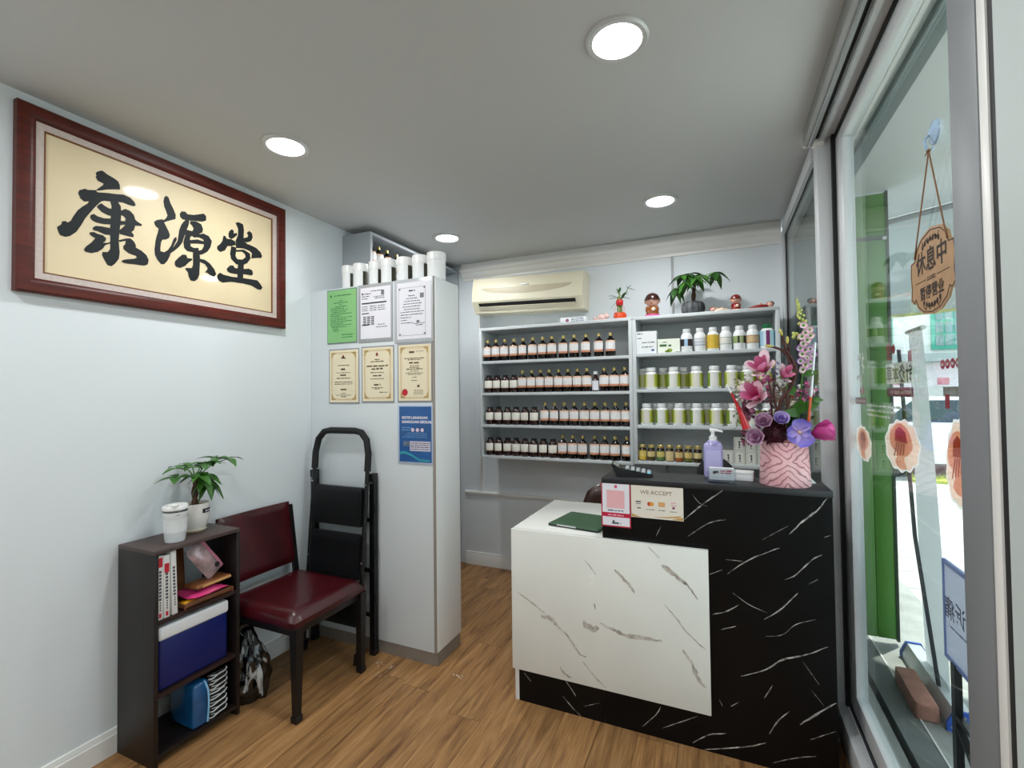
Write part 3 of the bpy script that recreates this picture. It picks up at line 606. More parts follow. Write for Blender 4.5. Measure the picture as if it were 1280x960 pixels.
for rw, xs in ROWS.items():
    for k, x in enumerate(xs):
        kd = 'dark' if k < DARK.get(rw, 0) else 'gold'
        if rw == 2 and k == 12:
            b = white_top_bottle()
        else:
            if kd not in proto: proto[kd] = b = medicine_bottle(kd)
            else: b = dup(proto[kd])
            b['label'] = ('gold capped amber bottle with orange edged label, %s from left on the %s bottle shelf' if kd == 'gold' else 'dark capped amber bottle with cream label, %s from left on the %s bottle shelf') % (ORD[k], SHN[rw])
        b.location = (x, 3.415+rng.uniform(-.004, .004)+(-.004 if rw == 2 and k == 12 else 0), SZ[rw]+.0005); b.rotation_euler.z = rng.uniform(-.15, .15)
for k, (y, zz) in enumerate(((2.585, 0), (2.665, 0), (2.755, 0), (2.87, 0), (2.98, 0), (3.09, 0))):
    b = dup(proto['gold']); b.location = (-2.20, y, 2.3855); b.rotation_euler.z = PI/2; b['group'] = 'bottles on the tall rack'
    b['label'] = 'gold capped amber bottle on the tall rack, %s in line behind the white tubs' % ORD[k]
for z in RZ[2:6]:
    for k in range(3):
        b = dup(proto['dark']); b.location = (-2.19, 3.42+k*.085, z+.0005); b.rotation_euler.z = PI/2; b['group'] = 'bottles on the tall rack'
        b['label'] = 'dark bottle %s from the front at far end of rack tier %s from floor' % (ORD[k], ORD[RZ.index(z)])

# ---------------------------------------------------------------- wall shelf units
def shelf_unit(label, x0, x1, boards, top=2.032):
    t = thing('wall_shelf', label, 'shelf', ((x0+x1)/2, 3.54, 1.0), 0, 'wall shelves behind the counter')
    y0, y1 = 3.368, YB-.001
    for a in (x0, x1-.024): wobj('upright', box(new(), a, y0, boards[-1]-.024, a+.024, y1, top-.022, .001), M_SHELF, t)
    wobj('top_board', box(new(), x0, y0, top-.022, x1, y1, top, .001), M_SHELF, t)
    for z in boards: wobj('shelf_board', box(new(), x0+.024, y0+.002, z-.022, x1-.024, y1, z, .001), M_SHELF, t)
    wobj('back_board', box(new(), x0+.024, y1-.008, boards[-1], x1-.024, y1, top-.022), M_SHELFB, t)
shelf_unit('grey wall shelf unit holding four rows of amber medicine bottles', -1.772, -.556, [SZ[k] for k in (1, 2, 3, 4)])
RB = {1: 1.772, 2: 1.522, 3: 1.272, 4: 1.024}
shelf_unit('grey wall shelf unit holding white pill bottles, jars and boxes', -.554, .357, [RB[k] for k in (1, 2, 3, 4)])
ck = struct('trim_5', box(new(), -.312, 3.682, 2.05, -.296, YB, 2.515, .003), mat('grey conduit', '#A9AAAA', .5))
struct('trim_6', box(new(), -.376, 3.682, .648, -.360, YB, 1.0, .003), mat('grey conduit', '#A9AAAA', .5))

# pill bottles
def pill(x, y, z, r, h, label, labmat, capm=M_WHITE, capr=.62, l0=.25, l1=.62, group='white pill bottles on the right shelf', a=2.4):
    t = thing('pill_bottle', label, 'bottle', (x, y, z+.0005), 0, group)
    s = h*.72
    obj('body', lathe(new(), [(0, 0), (r*.95, 0), (r, .003), (r, s*.93), (r*.93, s), (r*.66, h*.81), (r*.6, h*.83), (0, h*.83)], n=22), M_WHITE, t)
    bm = lathe(new(), [(r*capr, h*.82), (r*capr*1.04, h*.83), (r*capr*1.04, h*.985), (r*capr*.95, h), (0, h)], n=22); obj('cap', bm, capm, t)
    obj('label', lathe(new(), [(r+.0008, h*l0), (r+.0008, h*l1)], n=16, a0=-PI/2-a, a1=-PI/2+a), labmat, t)
    return t
L1 = [('black and pale blue banded label', bands('lab1', [(0, '#2A2226'), (.2, '#2A2226'), (.33, '#A9C6E4'), (.62, '#3A2C30')], axis='X'), .25, .55),
      ('grey white printed label', bands('lab2', [(0, '#8A93A0'), (.1, '#D5D8DE'), (.35, '#BCC3D0'), (.6, '#DADCE0'), (.93, '#8A93A0')], axis='Z'), .25, .55),
      ('large yellow label', mat('yellow label', '#D9B53C', .5, var=.15, vs=40), .10, .68),
      ('pale grey green label', bands('lab4', [(0, '#97A59A'), (.08, '#E2E1DA'), (.92, '#97A59A')], axis='Z'), .25, .55),
      ('green and black leaf label', bands('lab5', [(0, '#8FA26A'), (.35, '#1B1712'), (.5, '#A9B884'), (.8, '#2F3320')], axis='X'), .27, .57),
      ('tan label', bands('lab6', [(0, '#A98358'), (.1, '#D2B48C'), (.9, '#A98358')], axis='Z'), .25, .57)]
for k, (x, (nm, m, a, b_)) in enumerate(zip((-.198, -.113, -.032, .046, .128, .206), L1)):
    pill(x, 3.43, RB[1], .0375, .158, 'white pill bottle with %s on the top right shelf' % nm, m, l0=a, l1=b_)
pill(.29, 3.43, RB[1], .044, .158, 'green capped bottle with blue and purple label at right end of shelf', bands('lab7', [(0, '#9CC3D6'), (.22, '#CFE2EA'), (.38, '#7A2A6A'), (.62, '#B9DCE6'), (.85, '#6FA9BC')], axis='X'), mat('green cap', '#15693C', .4), .62, .10, .72)
GL = [bands('glab1', [(0, '#9DA92E'), (.16, '#D9DBB0'), (.34, '#E4E0D6'), (.74, '#C9CB70'), (.86, '#98A428')], axis='X'), bands('glab2', [(0, '#7C9A34'), (.2, '#E6E6E0'), (.7, '#D9DCC0'), (.82, '#A9B22C')], axis='X'), bands('glab3', [(0, '#9DA92E'), (.3, '#CDCB96'), (.62, '#AEB548')], axis='X')]
def greenrow(rw, front, back):
    z = RB[rw]
    for k, x in enumerate(front):
        pill(x, 3.425, z, .043, .150, 'white supplement jar with lime green label, %s in front row of the %s right shelf' % (ORD[k], SHN[rw]), GL[k % 2], capr=.72, l0=.10, l1=.70, group='lime labelled supplement jars')
    for k, x in enumerate(back):
        pill(x, 3.535, z, .040, .150, 'white supplement jar with lime green label, %s in back row of the %s right shelf' % (ORD[k], SHN[rw]), GL[2], capr=.72, l0=.10, l1=.70, group='lime labelled supplement jars')
greenrow(2, [-.437, -.286, -.14, -.028, .077, .175, .27], [-.505, -.365, -.226, .13, .235])
greenrow(3, [-.47, -.369, -.254, -.14, -.02, .085, .19, .285], [-.425, -.318, -.199, -.079, .037, .14])
M_JAR = [bands('jar%d' % k, [(0, a), (.34, b_), (.9, a)], .3) for k, (a, b_) in enumerate((('#D9B848', '#E6CC74'), ('#4A4224', '#DCC68A'), ('#5E7A4E', '#D8C878'), ('#D9C08C', '#E2CB98'), ('#9C5A2C', '#DCC488'), ('#6A6A34', '#DDC27C'), ('#3A2A18', '#DCCB92')))]
for k, x in enumerate((-.501, -.442, -.38, -.32, -.259, -.199, -.14)):
    t = thing('supplement_jar', 'small brown jar with gold lid and yellow label, %s from left on bottom right shelf' % ORD[k], 'jar', (x, 3.41, RB[4]+.0005), 0, 'small gold lidded jars')
    obj('body', lathe(new(), [(0, 0), (.024, 0), (.027, .003), (.027, .074), (.021, .084), (.021, .09), (0, .09)], n=20), mat('brown jar glass', '#22130A', .15, coat=.5), t)
    obj('lid', lathe(new(), [(.0225, .09), (.0235, .091), (.0235, .107), (.021, .110), (0, .110)], n=20), M_GOLD, t)
    obj('label', lathe(new(), [(.0277, .006), (.0277, .072)], n=12, a0=-PI/2-1.25, a1=-PI/2+1.25), M_JAR[k], t)
def carton(nm, label, x0, x1, y0, y1, z0, z1, marks, group=None, m=M_WHITE):
    t = thing(nm, label, 'box', ((x0+x1)/2, (y0+y1)/2, z0), 0, group)
    wobj('body', box(new(), x0, y0, z0+.0005, x1, y1, z1, .0012, 1), m, t, smooth=0)
    o = Vector((x0, y0-.0007, z0))
    for nm2, mm, fn in marks:
        bm = new(); fn(bm, o, x1-x0, z1-z0); wobj(nm2, bm, mm, t, smooth=0)
    return t
def mk_lines(bm, o, W, H):
    for k, (a, b_) in enumerate(((.1, .35), (.1, .3), (.3, .9), (.3, .85))): words(bm, o, U, V, W*a, W*b_, H*(.88-.2*k), .007)
carton('medicine_carton', 'big white carton with lines of print at left end of top right shelf', -.538, -.393, 3.405, 3.49, RB[1], RB[1]+.158, [('text_lines', M_INK, mk_lines), ('emblem', mat('blue mark', '#5B6A9A', .5), lambda bm, o, W, H: disc(bm, o, U, V, W*.82, H*.15, .012, 12, .008))])
carton('medicine_carton', 'low white green carton with a leaf picture next to the big carton', -.388, -.240, 3.405, 3.48, RB[1], RB[1]+.097, [('lettering', mat('green print', '#3E6B3A', .5), lambda bm, o, W, H: (words(bm, o, U, V, W*.1, W*.62, H*.45, .016), words(bm, o, U, V, W*.25, W*.42, H*.74, .006))),
    ('leaf_picture', mat('lime leaf print', '#7F9A2A', .5), lambda bm, o, W, H: (disc(bm, o, U, V, W*.54, .016, .018, 12, .013), disc(bm, o, U, V, W*.42, .010, .014, 12, .008))), ('corner_print', mat('purple print', '#3A2A56', .5), lambda bm, o, W, H: quad(bm, o, U, V, W*.8, .001, W, .006))], m=mat('ivory card', '#E9EEDF', .45))
def mk_fig(bm, o, W, H):
    disc(bm, o, U, V, W*.5, H*.66, W*.10, 10, H*.07); disc(bm, o, U, V, W*.52, H*.45, W*.07, 10, H*.16); quad(bm, o, U, V, W*.4, H*.2, W*.62, H*.26)
    for a, b_, c, d in ((.10, .08, .12, .92), (.88, .08, .90, .92), (.1, .08, .9, .095), (.1, .905, .9, .92)): quad(bm, o, U, V, W*a, H*b_, W*c, H*d)
for k in range(5):
    x = .014+k*.0675
    carton('small_box', 'small cream box with dark figure print, %s from left in lower row by flowers' % ORD[k], x, x+.064, 3.405, 3.47, RB[4], RB[4]+.088, [('print', M_INK, mk_fig)], 'small cream boxes on the bottom shelf', mat('cream box', '#E4E4DA', .5))
    if k: carton('small_box', 'small cream box with dark figure print, %s in the upper row by flowers' % ORD[k-1], x-.001, x+.063, 3.405, 3.47, RB[4]+.0885, RB[4]+.176, [('print', M_INK, mk_fig)], 'small cream boxes on the bottom shelf', mat('cream box', '#E4E4DA', .5))

# ---------------------------------------------------------------- air conditioner
ac = thing('air_conditioner', 'cream wall mounted air conditioner above the amber bottle shelf', 'air conditioner', (-1.418, 3.698, 2.32)); ac.rotation_euler = (0, math.radians(1.9), 0)
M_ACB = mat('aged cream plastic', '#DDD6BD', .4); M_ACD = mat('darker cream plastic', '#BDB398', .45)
W2 = .478
pf = [(0, -.148), (0, .148), (-.15, .148), (-.178, .140), (-.192, .118), (-.205, .03), (-.208, -.055), (-.196, -.075), (-.165, -.112), (-.150, -.148)]
bm = prism(new(), [(-W2+.03, y, z) for y, z in pf], (2*W2-.06, 0, 0)); obj('body', bm, M_ACB, ac, smooth=25)
for s in (-1, 1):
    bm = prism(new(), [((W2-.03)*s, y*1.01, z*1.01) for y, z in pf], (.030*s, 0, 0)); obj('end_cap', bm, M_ACB, ac, smooth=25)
def acfront(z):
    P = [(.118, -.192), (.03, -.205), (-.055, -.208)]
    for (za, ya), (zb, yb) in zip(P, P[1:]):
        if zb <= z <= za: return ya+(yb-ya)*(z-za)/(zb-za)
    return -.208
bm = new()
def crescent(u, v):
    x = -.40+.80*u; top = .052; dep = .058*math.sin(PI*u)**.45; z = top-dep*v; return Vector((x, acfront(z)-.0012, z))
surf(bm, crescent, 30, 4); obj('grille_shade', bm, M_ACD, ac)  # darker crescent laid on the front, the grille's shade put into its colour
bm = new(); prism(bm, [(-.42, -.200, -.071), (.42, -.200, -.071), (.42, -.170, -.108), (-.42, -.170, -.108)], (0, -.001, -.001)); obj('air_slot', bm, M_BLACK, ac, smooth=0)
bm = new(); prism(bm, [(-.42, -.188, -.098), (.42, -.188, -.098), (.42, -.162, -.122), (-.42, -.162, -.122)], (0, -.004, -.004)); obj('louver', bm, M_ACB, ac, smooth=0)
obj('badge', box(new(), -.03, -.2085, .062, .03, -.199, .069), M_STEEL, ac)
bm = new()
for x in (-.2, .05, .26): box(bm, x-.008, -.160, -.158, x+.008, -.14, -.147)
obj('clip', bm, M_ACD, ac)

# ---------------------------------------------------------------- reception counter
ct = thing('reception_counter', 'reception counter with white marble front and raised black marble bar', 'counter', (-.28, 2.45, 0))
KX0, KXS, KXR, KY = -.949, -.5016, .389, 2.148
M_MW = mat('white marble laminate', '#E9EAE4', .22, var=.05, vs=3, coat=.2); M_MB = mat('black marble laminate', '#060709', .35, var=.4, vs=5, spec=.22)
M_MBT = mat('black bar top', '#1B1D20', .42)
fp = wobj('front_panel', box(new(), KX0, KY-.026, .164, -.055, KY-.0005, .839, .001), M_MW, ct)
bm = new(); prism(bm, [(-.925, KY, 0), (-.505, KY, 0), (-.505, KY, .80), (-.925, KY, .80)], (0, .02, 0)); wobj('base_panel', bm, M_MB, ct, smooth=0)
bm = new(); prism(bm, [(-.5035, KY, 0), (KXR, KY, 0), (KXR, KY, 1.088), (KXS, KY, 1.088), (KXS, KY, .80), (-.5035, KY, .80)], (0, .02, 0)); wobj('black_front_panel', bm, M_MB, ct, smooth=0)
wobj('bar_top', box(new(), KXS, KY-.004, 1.088, KXR+.002, 2.375, 1.1126, .001), M_MBT, ct)
wobj('bar_back_panel', box(new(), KXS, 2.35, .84, KXR, 2.37, 1.088), M_MB, ct)
wobj('bar_end_panel', box(new(), KXS, KY+.02, .84, KXS+.02, 2.35, 1.088), M_MB, ct)
wobj('desk_top', box(new(), KX0, KY, .812, KXS-.0005, 2.794, .839, .001), M_MW, ct)
wobj('desk_top', box(new(), KXS-.0005, 2.372, .812, KXR-.02, 2.794, .839, .001), M_MW, ct)
wobj('side_panel', box(new(), KX0+.003, KY, 0, -.925, 2.78, .812, .001), M_WHITE, ct)
wobj('end_panel', box(new(), KXR-.02, KY+.02, 0, KXR, 2.79, 1.088), M_MB, ct)
wobj('drawer_unit', box(new(), -.30, 2.42, .05, .30, 2.78, .81), M_WHITE, ct)
def veins(L, y):
    bm = new()
    for wd, pts in L:
        P = smoothpts([(x, 0, z) for x, z in pts], 5); n = len(P)
        row = []
        for i, p in enumerate(P):
            t = (P[min(i+1, n-1)]-P[max(i-1, 0)]).normalized(); s = Vector((-t.z, 0, t.x))
            e = wd*.5*(math.sin(PI*(i+.6)/(n+.2))**.6)*rng.uniform(.55, 1.1); j = rng.uniform(-.15, .15)*wd
            q = p+s*j; row.append((bm.verts.new((q.x+s.x*e, y, q.z+s.z*e)), bm.verts.new((q.x-s.x*e, y, q.z-s.z*e))))
        for A, B in zip(row, row[1:]): bm.faces.new((A[0], A[1], B[1], B[0]))
    return bm
wobj('vein', veins([(a*1.5+.001, b_) for a, b_ in WVEINS], KY-.0265), mat('taupe vein', '#9C938A', .3, var=.25, vs=30, alt='#CFCBC3'), fp, smooth=0, kind='stuff')
wobj('vein', veins(BVEINS, KY-.0006), mat('white vein', '#C9C8C2', .3, var=.5, vs=40, alt='#4A4946'), ct, smooth=0, kind='stuff')
M_SPOT = mat('pale spot', '#F2F2EC', .4)
bm = new(); disc(bm, (0, KY-.0266, 0), U, V, -.549, .665, .008, 12); disc(bm, (0, KY-.0266, 0), U, V, -.549, .633, .008, 12); wobj('screw_cover', bm, M_SPOT, fp, smooth=0)

# paper signs on the bar front
YS = KY-.0007
t = thing('payment_sign', 'red bordered white payment sign at left end of black bar', 'sign', (-.44, YS, .89))
o = Vector((-.504, YS-.0022, .893)); W, H = .132, .203
wobj('card', box(new(), -.504, YS-.0018, .893, -.372, YS, 1.096), mat('magenta red card', '#B5173C', .4), t, smooth=0)
wobj('paper', quad(new(), o, U, V, .005, .006, W-.005, H-.006), M_PAPERW, t, smooth=0)
o2 = o-Vector((0, .0004, 0))
wobj('red_strip', quad(new(), o2, U, V, .004, .045, W-.004, .064), mat('crimson print', '#C21A40', .45), t, smooth=0)
bm = new(); words(bm, o2-Vector((0, .0003, 0)), U, V, .03, .10, .051, .006); wobj('strip_lettering', bm, mat('pink print', '#F0B8C4', .5), t, smooth=0)
wobj('blank_square', quad(new(), o2, U, V, .025, .085, W-.027, .165), mat('pale pink print', '#EBB4BA', .5), t, smooth=0)
bm = new(); words(bm, o2, U, V, .03, .10, .072, .005); disc(bm, o2, U, V, .055, .026, .005, 10); words(bm, o2, U, V, .048, .088, .014, .009); wobj('lettering', bm, M_INK, t, smooth=0)
bm = new(); disc(bm, o2, U, V, W/2, .182, .008, 6); wobj('emblem', bm, mat('rose print', '#D05A72', .5), t, smooth=0)
t = thing('payment_sign', 'cream card reading WE ACCEPT with payment marks on black bar front', 'sign', (-.26, YS, .94))
x0, x1, z0, z1 = -.370, -.150, .946, 1.0925; o = Vector((x0, YS-.0019, z0)); W, H = x1-x0, z1-z0
wobj('card', box(new(), x0, YS-.0015, z0, x1, YS, z1), mat('cream card', '#E9E2D6', .45, var=.06, vs=12), t, smooth=0)
wobj('lettering', write(new(), 'WE ACCEPT', o+U*W*.49+V*.105, U, V, .0245, .0002), mat('bronze print', '#8C7660', .5), t, smooth=0)
for nm, m, fn in (('red_mark', mat('red circle print', '#C23A22', .5), lambda bm: disc(bm, o, U, V, .079, .063, .009, 16)), ('orange_mark', mat('orange circle print', '#E89A3C', .5), lambda bm: disc(bm, o+Vector((0, -.0002, 0)), U, V, .089, .063, .009, 16)),
    ('tan_mark', mat('tan card print', '#D8A468', .5), lambda bm: quad(bm, o, U, V, .117, .054, .145, .074)), ('grey_mark', M_INK, lambda bm: (quad(bm, o, U, V, .02, .067, .043, .073), words(bm, o, U, V, .022, .042, .059, .004))),
    ('pink_mark', mat('pink mark print', '#DE9AA6', .5), lambda bm: (words(bm, o, U, V, .17, .192, .073, .005), words(bm, o, U, V, .17, .192, .062, .004))), ('plum_mark', mat('plum mark print', '#8A3A5C', .5), lambda bm: disc(bm, o, U, V, .180, .053, .006, 6)),
    ('captions', M_INK, lambda bm: (words(bm, o, U, V, .066, .1, .037, .004), words(bm, o, U, V, .117, .147, .037, .004), words(bm, o, U, V, .166, .193, .035, .003), words(bm, o, U, V, .026, .042, .04, .005))),
    ('gold_swash', mat('gold swash print', '#C79C54', .45), lambda bm: [bm.faces.new([bm.verts.new(o+U*a+V*b_) for a, b_ in P]) for P in (((.002, .002), (.045, .002), (.02, .009), (.002, .016)), ((.09, .008), (.15, .012), (.215, .022), (.2, .012), (.15, .007)), ((.17, .002), (.218, .002), (.218, .016)))])):
    bm = new(); fn(bm); wobj(nm, bm, m, t, smooth=0)

# tablet, calculator, bottle, cards, tray on the counter
tb = thing('tablet', 'dark green closed tablet lying on the white marble desk top', 'tablet', (-.645, 2.355, .8395), math.radians(-9))
obj('case', box(new(), -.135, -.135, 0, .135, .135, .013, .006, 3), mat('dark green cover', '#33563A', .45), tb)
obj('edge_band', box(new(), -.132, -.1365, .002, .132, -.1335, .008), M_BP, tb)
obj('clasp', box(new(), -.085, -.1375, .006, .02, -.1335, .0145, .001), M_STEEL, tb)
ca = thing('calculator', 'black desk calculator with raised screen on the bar top', 'calculator', (-.372, 2.262, 1.113), math.radians(8))
prof = [(-.08, 0), (.08, 0), (.082, .012), (-.068, .040), (-.098, .058), (-.104, .052)]
bm = prism(new(), [(a, -.055, z) for a, z in prof], (0, .11, 0)); obj('body', bm, M_BP, ca, smooth=20)
def kp(a, b_): # on the sloping key face
    return Vector((a, b_, .012+(.082-a)*.028/.150+.0006))
bm = new()
for i in range(5):
    for j in range(5):
        a, b_ = .066-i*.0245, -.042+j*.021; p = kp(a, b_); box(bm, p.x-.009, p.y-.008, p.z-.003, p.x+.009, p.y+.008, p.z+.003, .002, 1)
obj('key', bm, mat('grey calculator keys', '#9CA3A6', .5), ca, kind='stuff')
bm = new()
for j in range(2): p = kp(.066, -.042+j*.021); box(bm, p.x-.0092, p.y-.0082, p.z-.002, p.x+.0092, p.y+.0082, p.z+.0034, .002, 1)
obj('key', bm, mat('blue calculator keys', '#6FB4C4', .5), ca, label='pale blue keys')
bm = new(); bm.faces.new([bm.verts.new(p) for p in ((-.0712, -.045, .0425), (-.0952, -.045, .0568), (-.0952, .045, .0568), (-.0712, .045, .0425))]); obj('screen', bm, mat('lcd grey', '#7F8C82', .25), ca, smooth=0)

sb = thing('pump_bottle', 'lavender sanitiser bottle with white pump on the black bar', 'bottle', (-.030, 2.305, 1.113))
M_LAV = mat('lavender liquid plastic', '#A9A4D8', .18, coat=.4)
bm = box(new(), -.040, -.026, 0, .040, .026, .158, .016, 4); obj('body', bm, M_LAV, sb, smooth=60)
obj('neck', lathe(new(), [(.030, .150), (.026, .163), (.014, .170), (0, .170)], n=20), M_LAV, sb)
obj('label', box(new(), -.031, -.0268, .03, .031, -.0262, .125), mat('pale lavender label', '#B7B3E0', .4), sb)
bm = lathe(new(), [(.0165, .166), (.0165, .186), (.008, .188), (.008, .205), (.011, .206), (.011, .217), (0, .218)], n=18); obj('collar', bm, M_WHITE, sb)
bm = tube(new(), [(-.012, -.002, .214), (.012, -.006, .214), (.032, -.010, .211), (.040, -.012, .206)], [.008, .006, .005, .004], 8); obj('nozzle', bm, M_WHITE, sb)

ch = thing('card_holder', 'clear acrylic holder with white name cards in front of lavender bottle', 'card holder', (.002, 2.205, 1.113))
M_ACR = glass('clear acrylic', '#EEF2F4', .25, .05)
obj('holder', box(new(), -.056, -.020, 0, .056, .030, .012, .003), M_ACR, ch); obj('front_lip', box(new(), -.056, -.022, .004, .056, -.019, .062, .001), M_ACR, ch)
obj('card', box(new(), -.048, -.015, .012, .048, .010, .062), mat('white cards', '#EDEAEF', .5), ch)
o = Vector((-.048, -.0156, .012))
bm = new(); disc(bm, o, U, V, .026, .033, .012, 12, .005); disc(bm, o, U, V, .020, .028, .006, 10, .004); obj('emblem', bm, M_INKD, ch, smooth=0)
bm = new(); words(bm, o, U, V, .044, .088, .036, .006); words(bm, o, U, V, .044, .085, .027, .005); obj('lettering', bm, M_RED, ch, smooth=0)
tr_ = thing('paper_box', 'low white box lying beside the pink flower pot', 'box', (.088, 2.30, 1.113), math.radians(-6))
obj('body', box(new(), -.052, -.035, 0, .042, .035, .032, .002), M_WHITE, tr_); obj('lid', box(new(), -.053, -.036, .026, .043, .036, .038, .002), mat('off white lid', '#DEDFDD', .4), tr_)
pn = thing('napkin', 'small folded white paper behind the right side of the flower pot', 'paper', (.345, 2.30, 1.113), .4)
prism(bm := new(), [(-.02, 0, 0), (.02, 0, 0), (-.01, 0, .03)], (0, .02, 0)); obj('fold', bm, M_WHITE, pn, smooth=0)

# ---------------------------------------------------------------- flower arrangement
fa = thing('flower_arrangement', 'pink zebra patterned pot filled with magnolias, roses, orchid and tall stems', 'flowers', (.242, 2.248, 1.113))
def zebra():
    m = bpy.data.materials.new('pink zebra glaze'); m.use_nodes = True; N = m.node_tree.nodes; L = m.node_tree.links; b = N['Principled BSDF']
    tc = N.new('ShaderNodeTexCoord'); sx = N.new('ShaderNodeSeparateXYZ'); L.new(tc.outputs['Object'], sx.inputs[0])
    def ma(op, a, b_=None, c=None):
        q = N.new('ShaderNodeMath'); q.operation = op
        for i, v in enumerate((a, b_, c)):
            if v is None: continue
            if isinstance(v, (int, float)): q.inputs[i].default_value = v
            else: L.new(v, q.inputs[i])
        return q.outputs[0]
    nz = N.new('ShaderNodeTexNoise'); nz.inputs['Scale'].default_value = 26; nz.inputs['Detail'].default_value = 1; L.new(tc.outputs['Object'], nz.inputs[0])
    ph = ma('SUBTRACT', ma('ABSOLUTE', ma('SUBTRACT', sx.outputs[2], .105)), ma('MULTIPLY', ma('ABSOLUTE', sx.outputs[0]), .85))
    ph = ma('MULTIPLY_ADD', nz.outputs['Fac'], .034, ph)
    wv = N.new('ShaderNodeMath'); wv.operation = 'ABSOLUTE'; L.new(ma('SINE', ma('MULTIPLY', ph, 118)), wv.inputs[0])
    n = N.new('ShaderNodeTexNoise'); n.inputs['Scale'].default_value = 18; L.new(tc.outputs['Object'], n.inputs[0])
    cr_ = N.new('ShaderNodeValToRGB'); e = cr_.color_ramp.elements; e[0].position = .16; e[0].color = lin('#94666A'); e[1].position = .55; e[1].color = lin('#F2D2D6'); L.new(wv.outputs[0], cr_.inputs[0])
    c2 = N.new('ShaderNodeValToRGB'); c2.color_ramp.elements[0].position = .40; c2.color_ramp.elements[0].color = lin('#E0A4AE'); c2.color_ramp.elements[1].position = .6; c2.color_ramp.elements[1].color = lin('#EFC8CC'); L.new(n.outputs['Fac'], c2.inputs[0])
    mx = N.new('ShaderNodeMix'); mx.data_type = 'RGBA'; mx.blend_type = 'MULTIPLY'; mx.inputs[0].default_value = .8; L.new(cr_.outputs[0], mx.inputs[6]); L.new(c2.outputs[0], mx.inputs[7])
    g = N.new('ShaderNodeGamma'); g.inputs[1].default_value = .75; L.new(mx.outputs[2], g.inputs[0]); L.new(g.outputs[0], b.inputs['Base Color']); b.inputs['Roughness'].default_value = .4; return m
obj('pot', lathe(new(), [(0, 0), (.092, 0), (.094, .004), (.086, .172), (.083, .178), (.079, .176), (.079, .15), (0, .15)], n=48), zebra(), fa)
FO = Vector((.242, 2.248, 1.113))
def FP(x, z, y=2.22): return Vector((x, y, z))-FO
def two(name, a, b_, pos=.5, rough=.5):
    """petal colour blending along the generated length of the petal"""
    if name in MATS: return MATS[name]
    m = bpy.data.materials.new(name); m.use_nodes = True; N = m.node_tree.nodes; L = m.node_tree.links; b = N['Principled BSDF']; b.inputs['Roughness'].default_value = rough
    uv = N.new('ShaderNodeAttribute'); uv.attribute_name = 'along'; cr_ = N.new('ShaderNodeValToRGB'); e = cr_.color_ramp.elements; e[0].position = max(0, pos-.35); e[0].color = lin(a); e[1].position = min(1, pos+.35); e[1].color = lin(b_)
    L.new(uv.outputs['Fac'], cr_.inputs[0]); L.new(cr_.outputs[0], b.inputs['Base Color']); MATS[name] = m; return m
def petal(parent, base, d, up, length, width, cup, m, name='petal', nu=7, nv=4, tipw=.55):
    """cupped petal growing along d and curling toward up"""
    base, d, up = Vector(base), Vector(d).normalized(), Vector(up).normalized(); s = d.cross(up).normalized(); up = s.cross(d).normalized(); bm = new(); al = {}
    lay = bm.verts.layers.float.new('along')
    def f(u, v):
        x = (v-.5)*2; w_ = width*.5*(math.sin(PI*(u*.80+.10*(1-u)))**tipw if u < 1 else .25)*(.35+.65*min(1, u*2.2))
        return base+d*length*(u-cup*.25*u*u)+s*x*w_+up*(cup*length*.55*u*u+abs(x)**2*w_*.45)
    g = [[bm.verts.new(f(i/nu, j/nv)) for j in range(nv+1)] for i in range(nu+1)]
    for i, r in enumerate(g):
        for v in r: v[lay] = i/nu
    for i in range(nu):
        for j in range(nv): bm.faces.new((g[i][j], g[i+1][j], g[i+1][j+1], g[i][j+1]))
    return obj(name, bm, m, parent, smooth=80)
def flower_root(name, c):
    o = obj(name, ell(new(), c, (.007, .007, .007), 8), M_LEAFL, fa); return o
M_MAG = two('magnolia petal', '#A81E58', '#DD86AE', .6); M_MAGW = two('magnolia pale petal', '#B83A72', '#F2DEE4', .32)
def magnolia(c, axis, n=9, L=.098):
    c = Vector(c); a = Vector(axis).normalized(); e1 = a.orthogonal().normalized(); e2 = a.cross(e1); r = flower_root('magnolia', c)
    for k in range(n):
        ang = 2*PI*k/n+rng.uniform(-.2, .2); sp = 1.0 if k % 2 else .55; d = a*(1-.35*sp)+(e1*math.cos(ang)+e2*math.sin(ang))*sp
        petal(r, c, d, a, L*rng.uniform(.85, 1.1), L*(.46 if k % 2 else .40), .28, M_MAG if k % 2 == 0 else M_MAGW, tipw=.85)
magnolia(FP(.175, 1.575, 2.20), (-.35, -.6, .55)); magnolia(FP(.150, 1.468, 2.17), (-.45, -.7, .35)); magnolia(FP(.232, 1.555, 2.20), (.35, -.5, .3), 7, .07)
def rose(c, axis, R, m, m2):
    c = Vector(c); a = Vector(axis).normalized(); e1 = a.orthogonal().normalized(); e2 = a.cross(e1); r = obj('rose', surf(new(), lambda u, v: c+(e1*math.cos(u*17)+e2*math.sin(u*17))*R*(.06+.44*u)*(.75+.25*v)+a*R*(-.3+(.85-.28*u)*v), 60, 3), m2, fa)
    for ring, (n, sp, ln) in enumerate(((5, .50, .92), (6, .85, 1.0))):
        for k in range(n):
            ang = 2*PI*(k+ring*.4)/n; rad = e1*math.cos(ang)+e2*math.sin(ang); d = a*(1-.45*sp)+rad*sp
            petal(r, c-a*R*.45+rad*R*.12*ring, d, -rad if ring < 1 else a, R*1.15*ln, R*1.25, .18 if ring < 1 else .25, m, tipw=.4)
M_RM = two('mauve rose petal', '#B47AA4', '#E2C2DA', .6); M_RL = two('lavender rose petal', '#8C70C4', '#D4C4EE', .6)
M_RMc = mat('rose heart', '#C48EB6', .6); M_RLc = mat('lavender heart', '#A68CD6', .6)
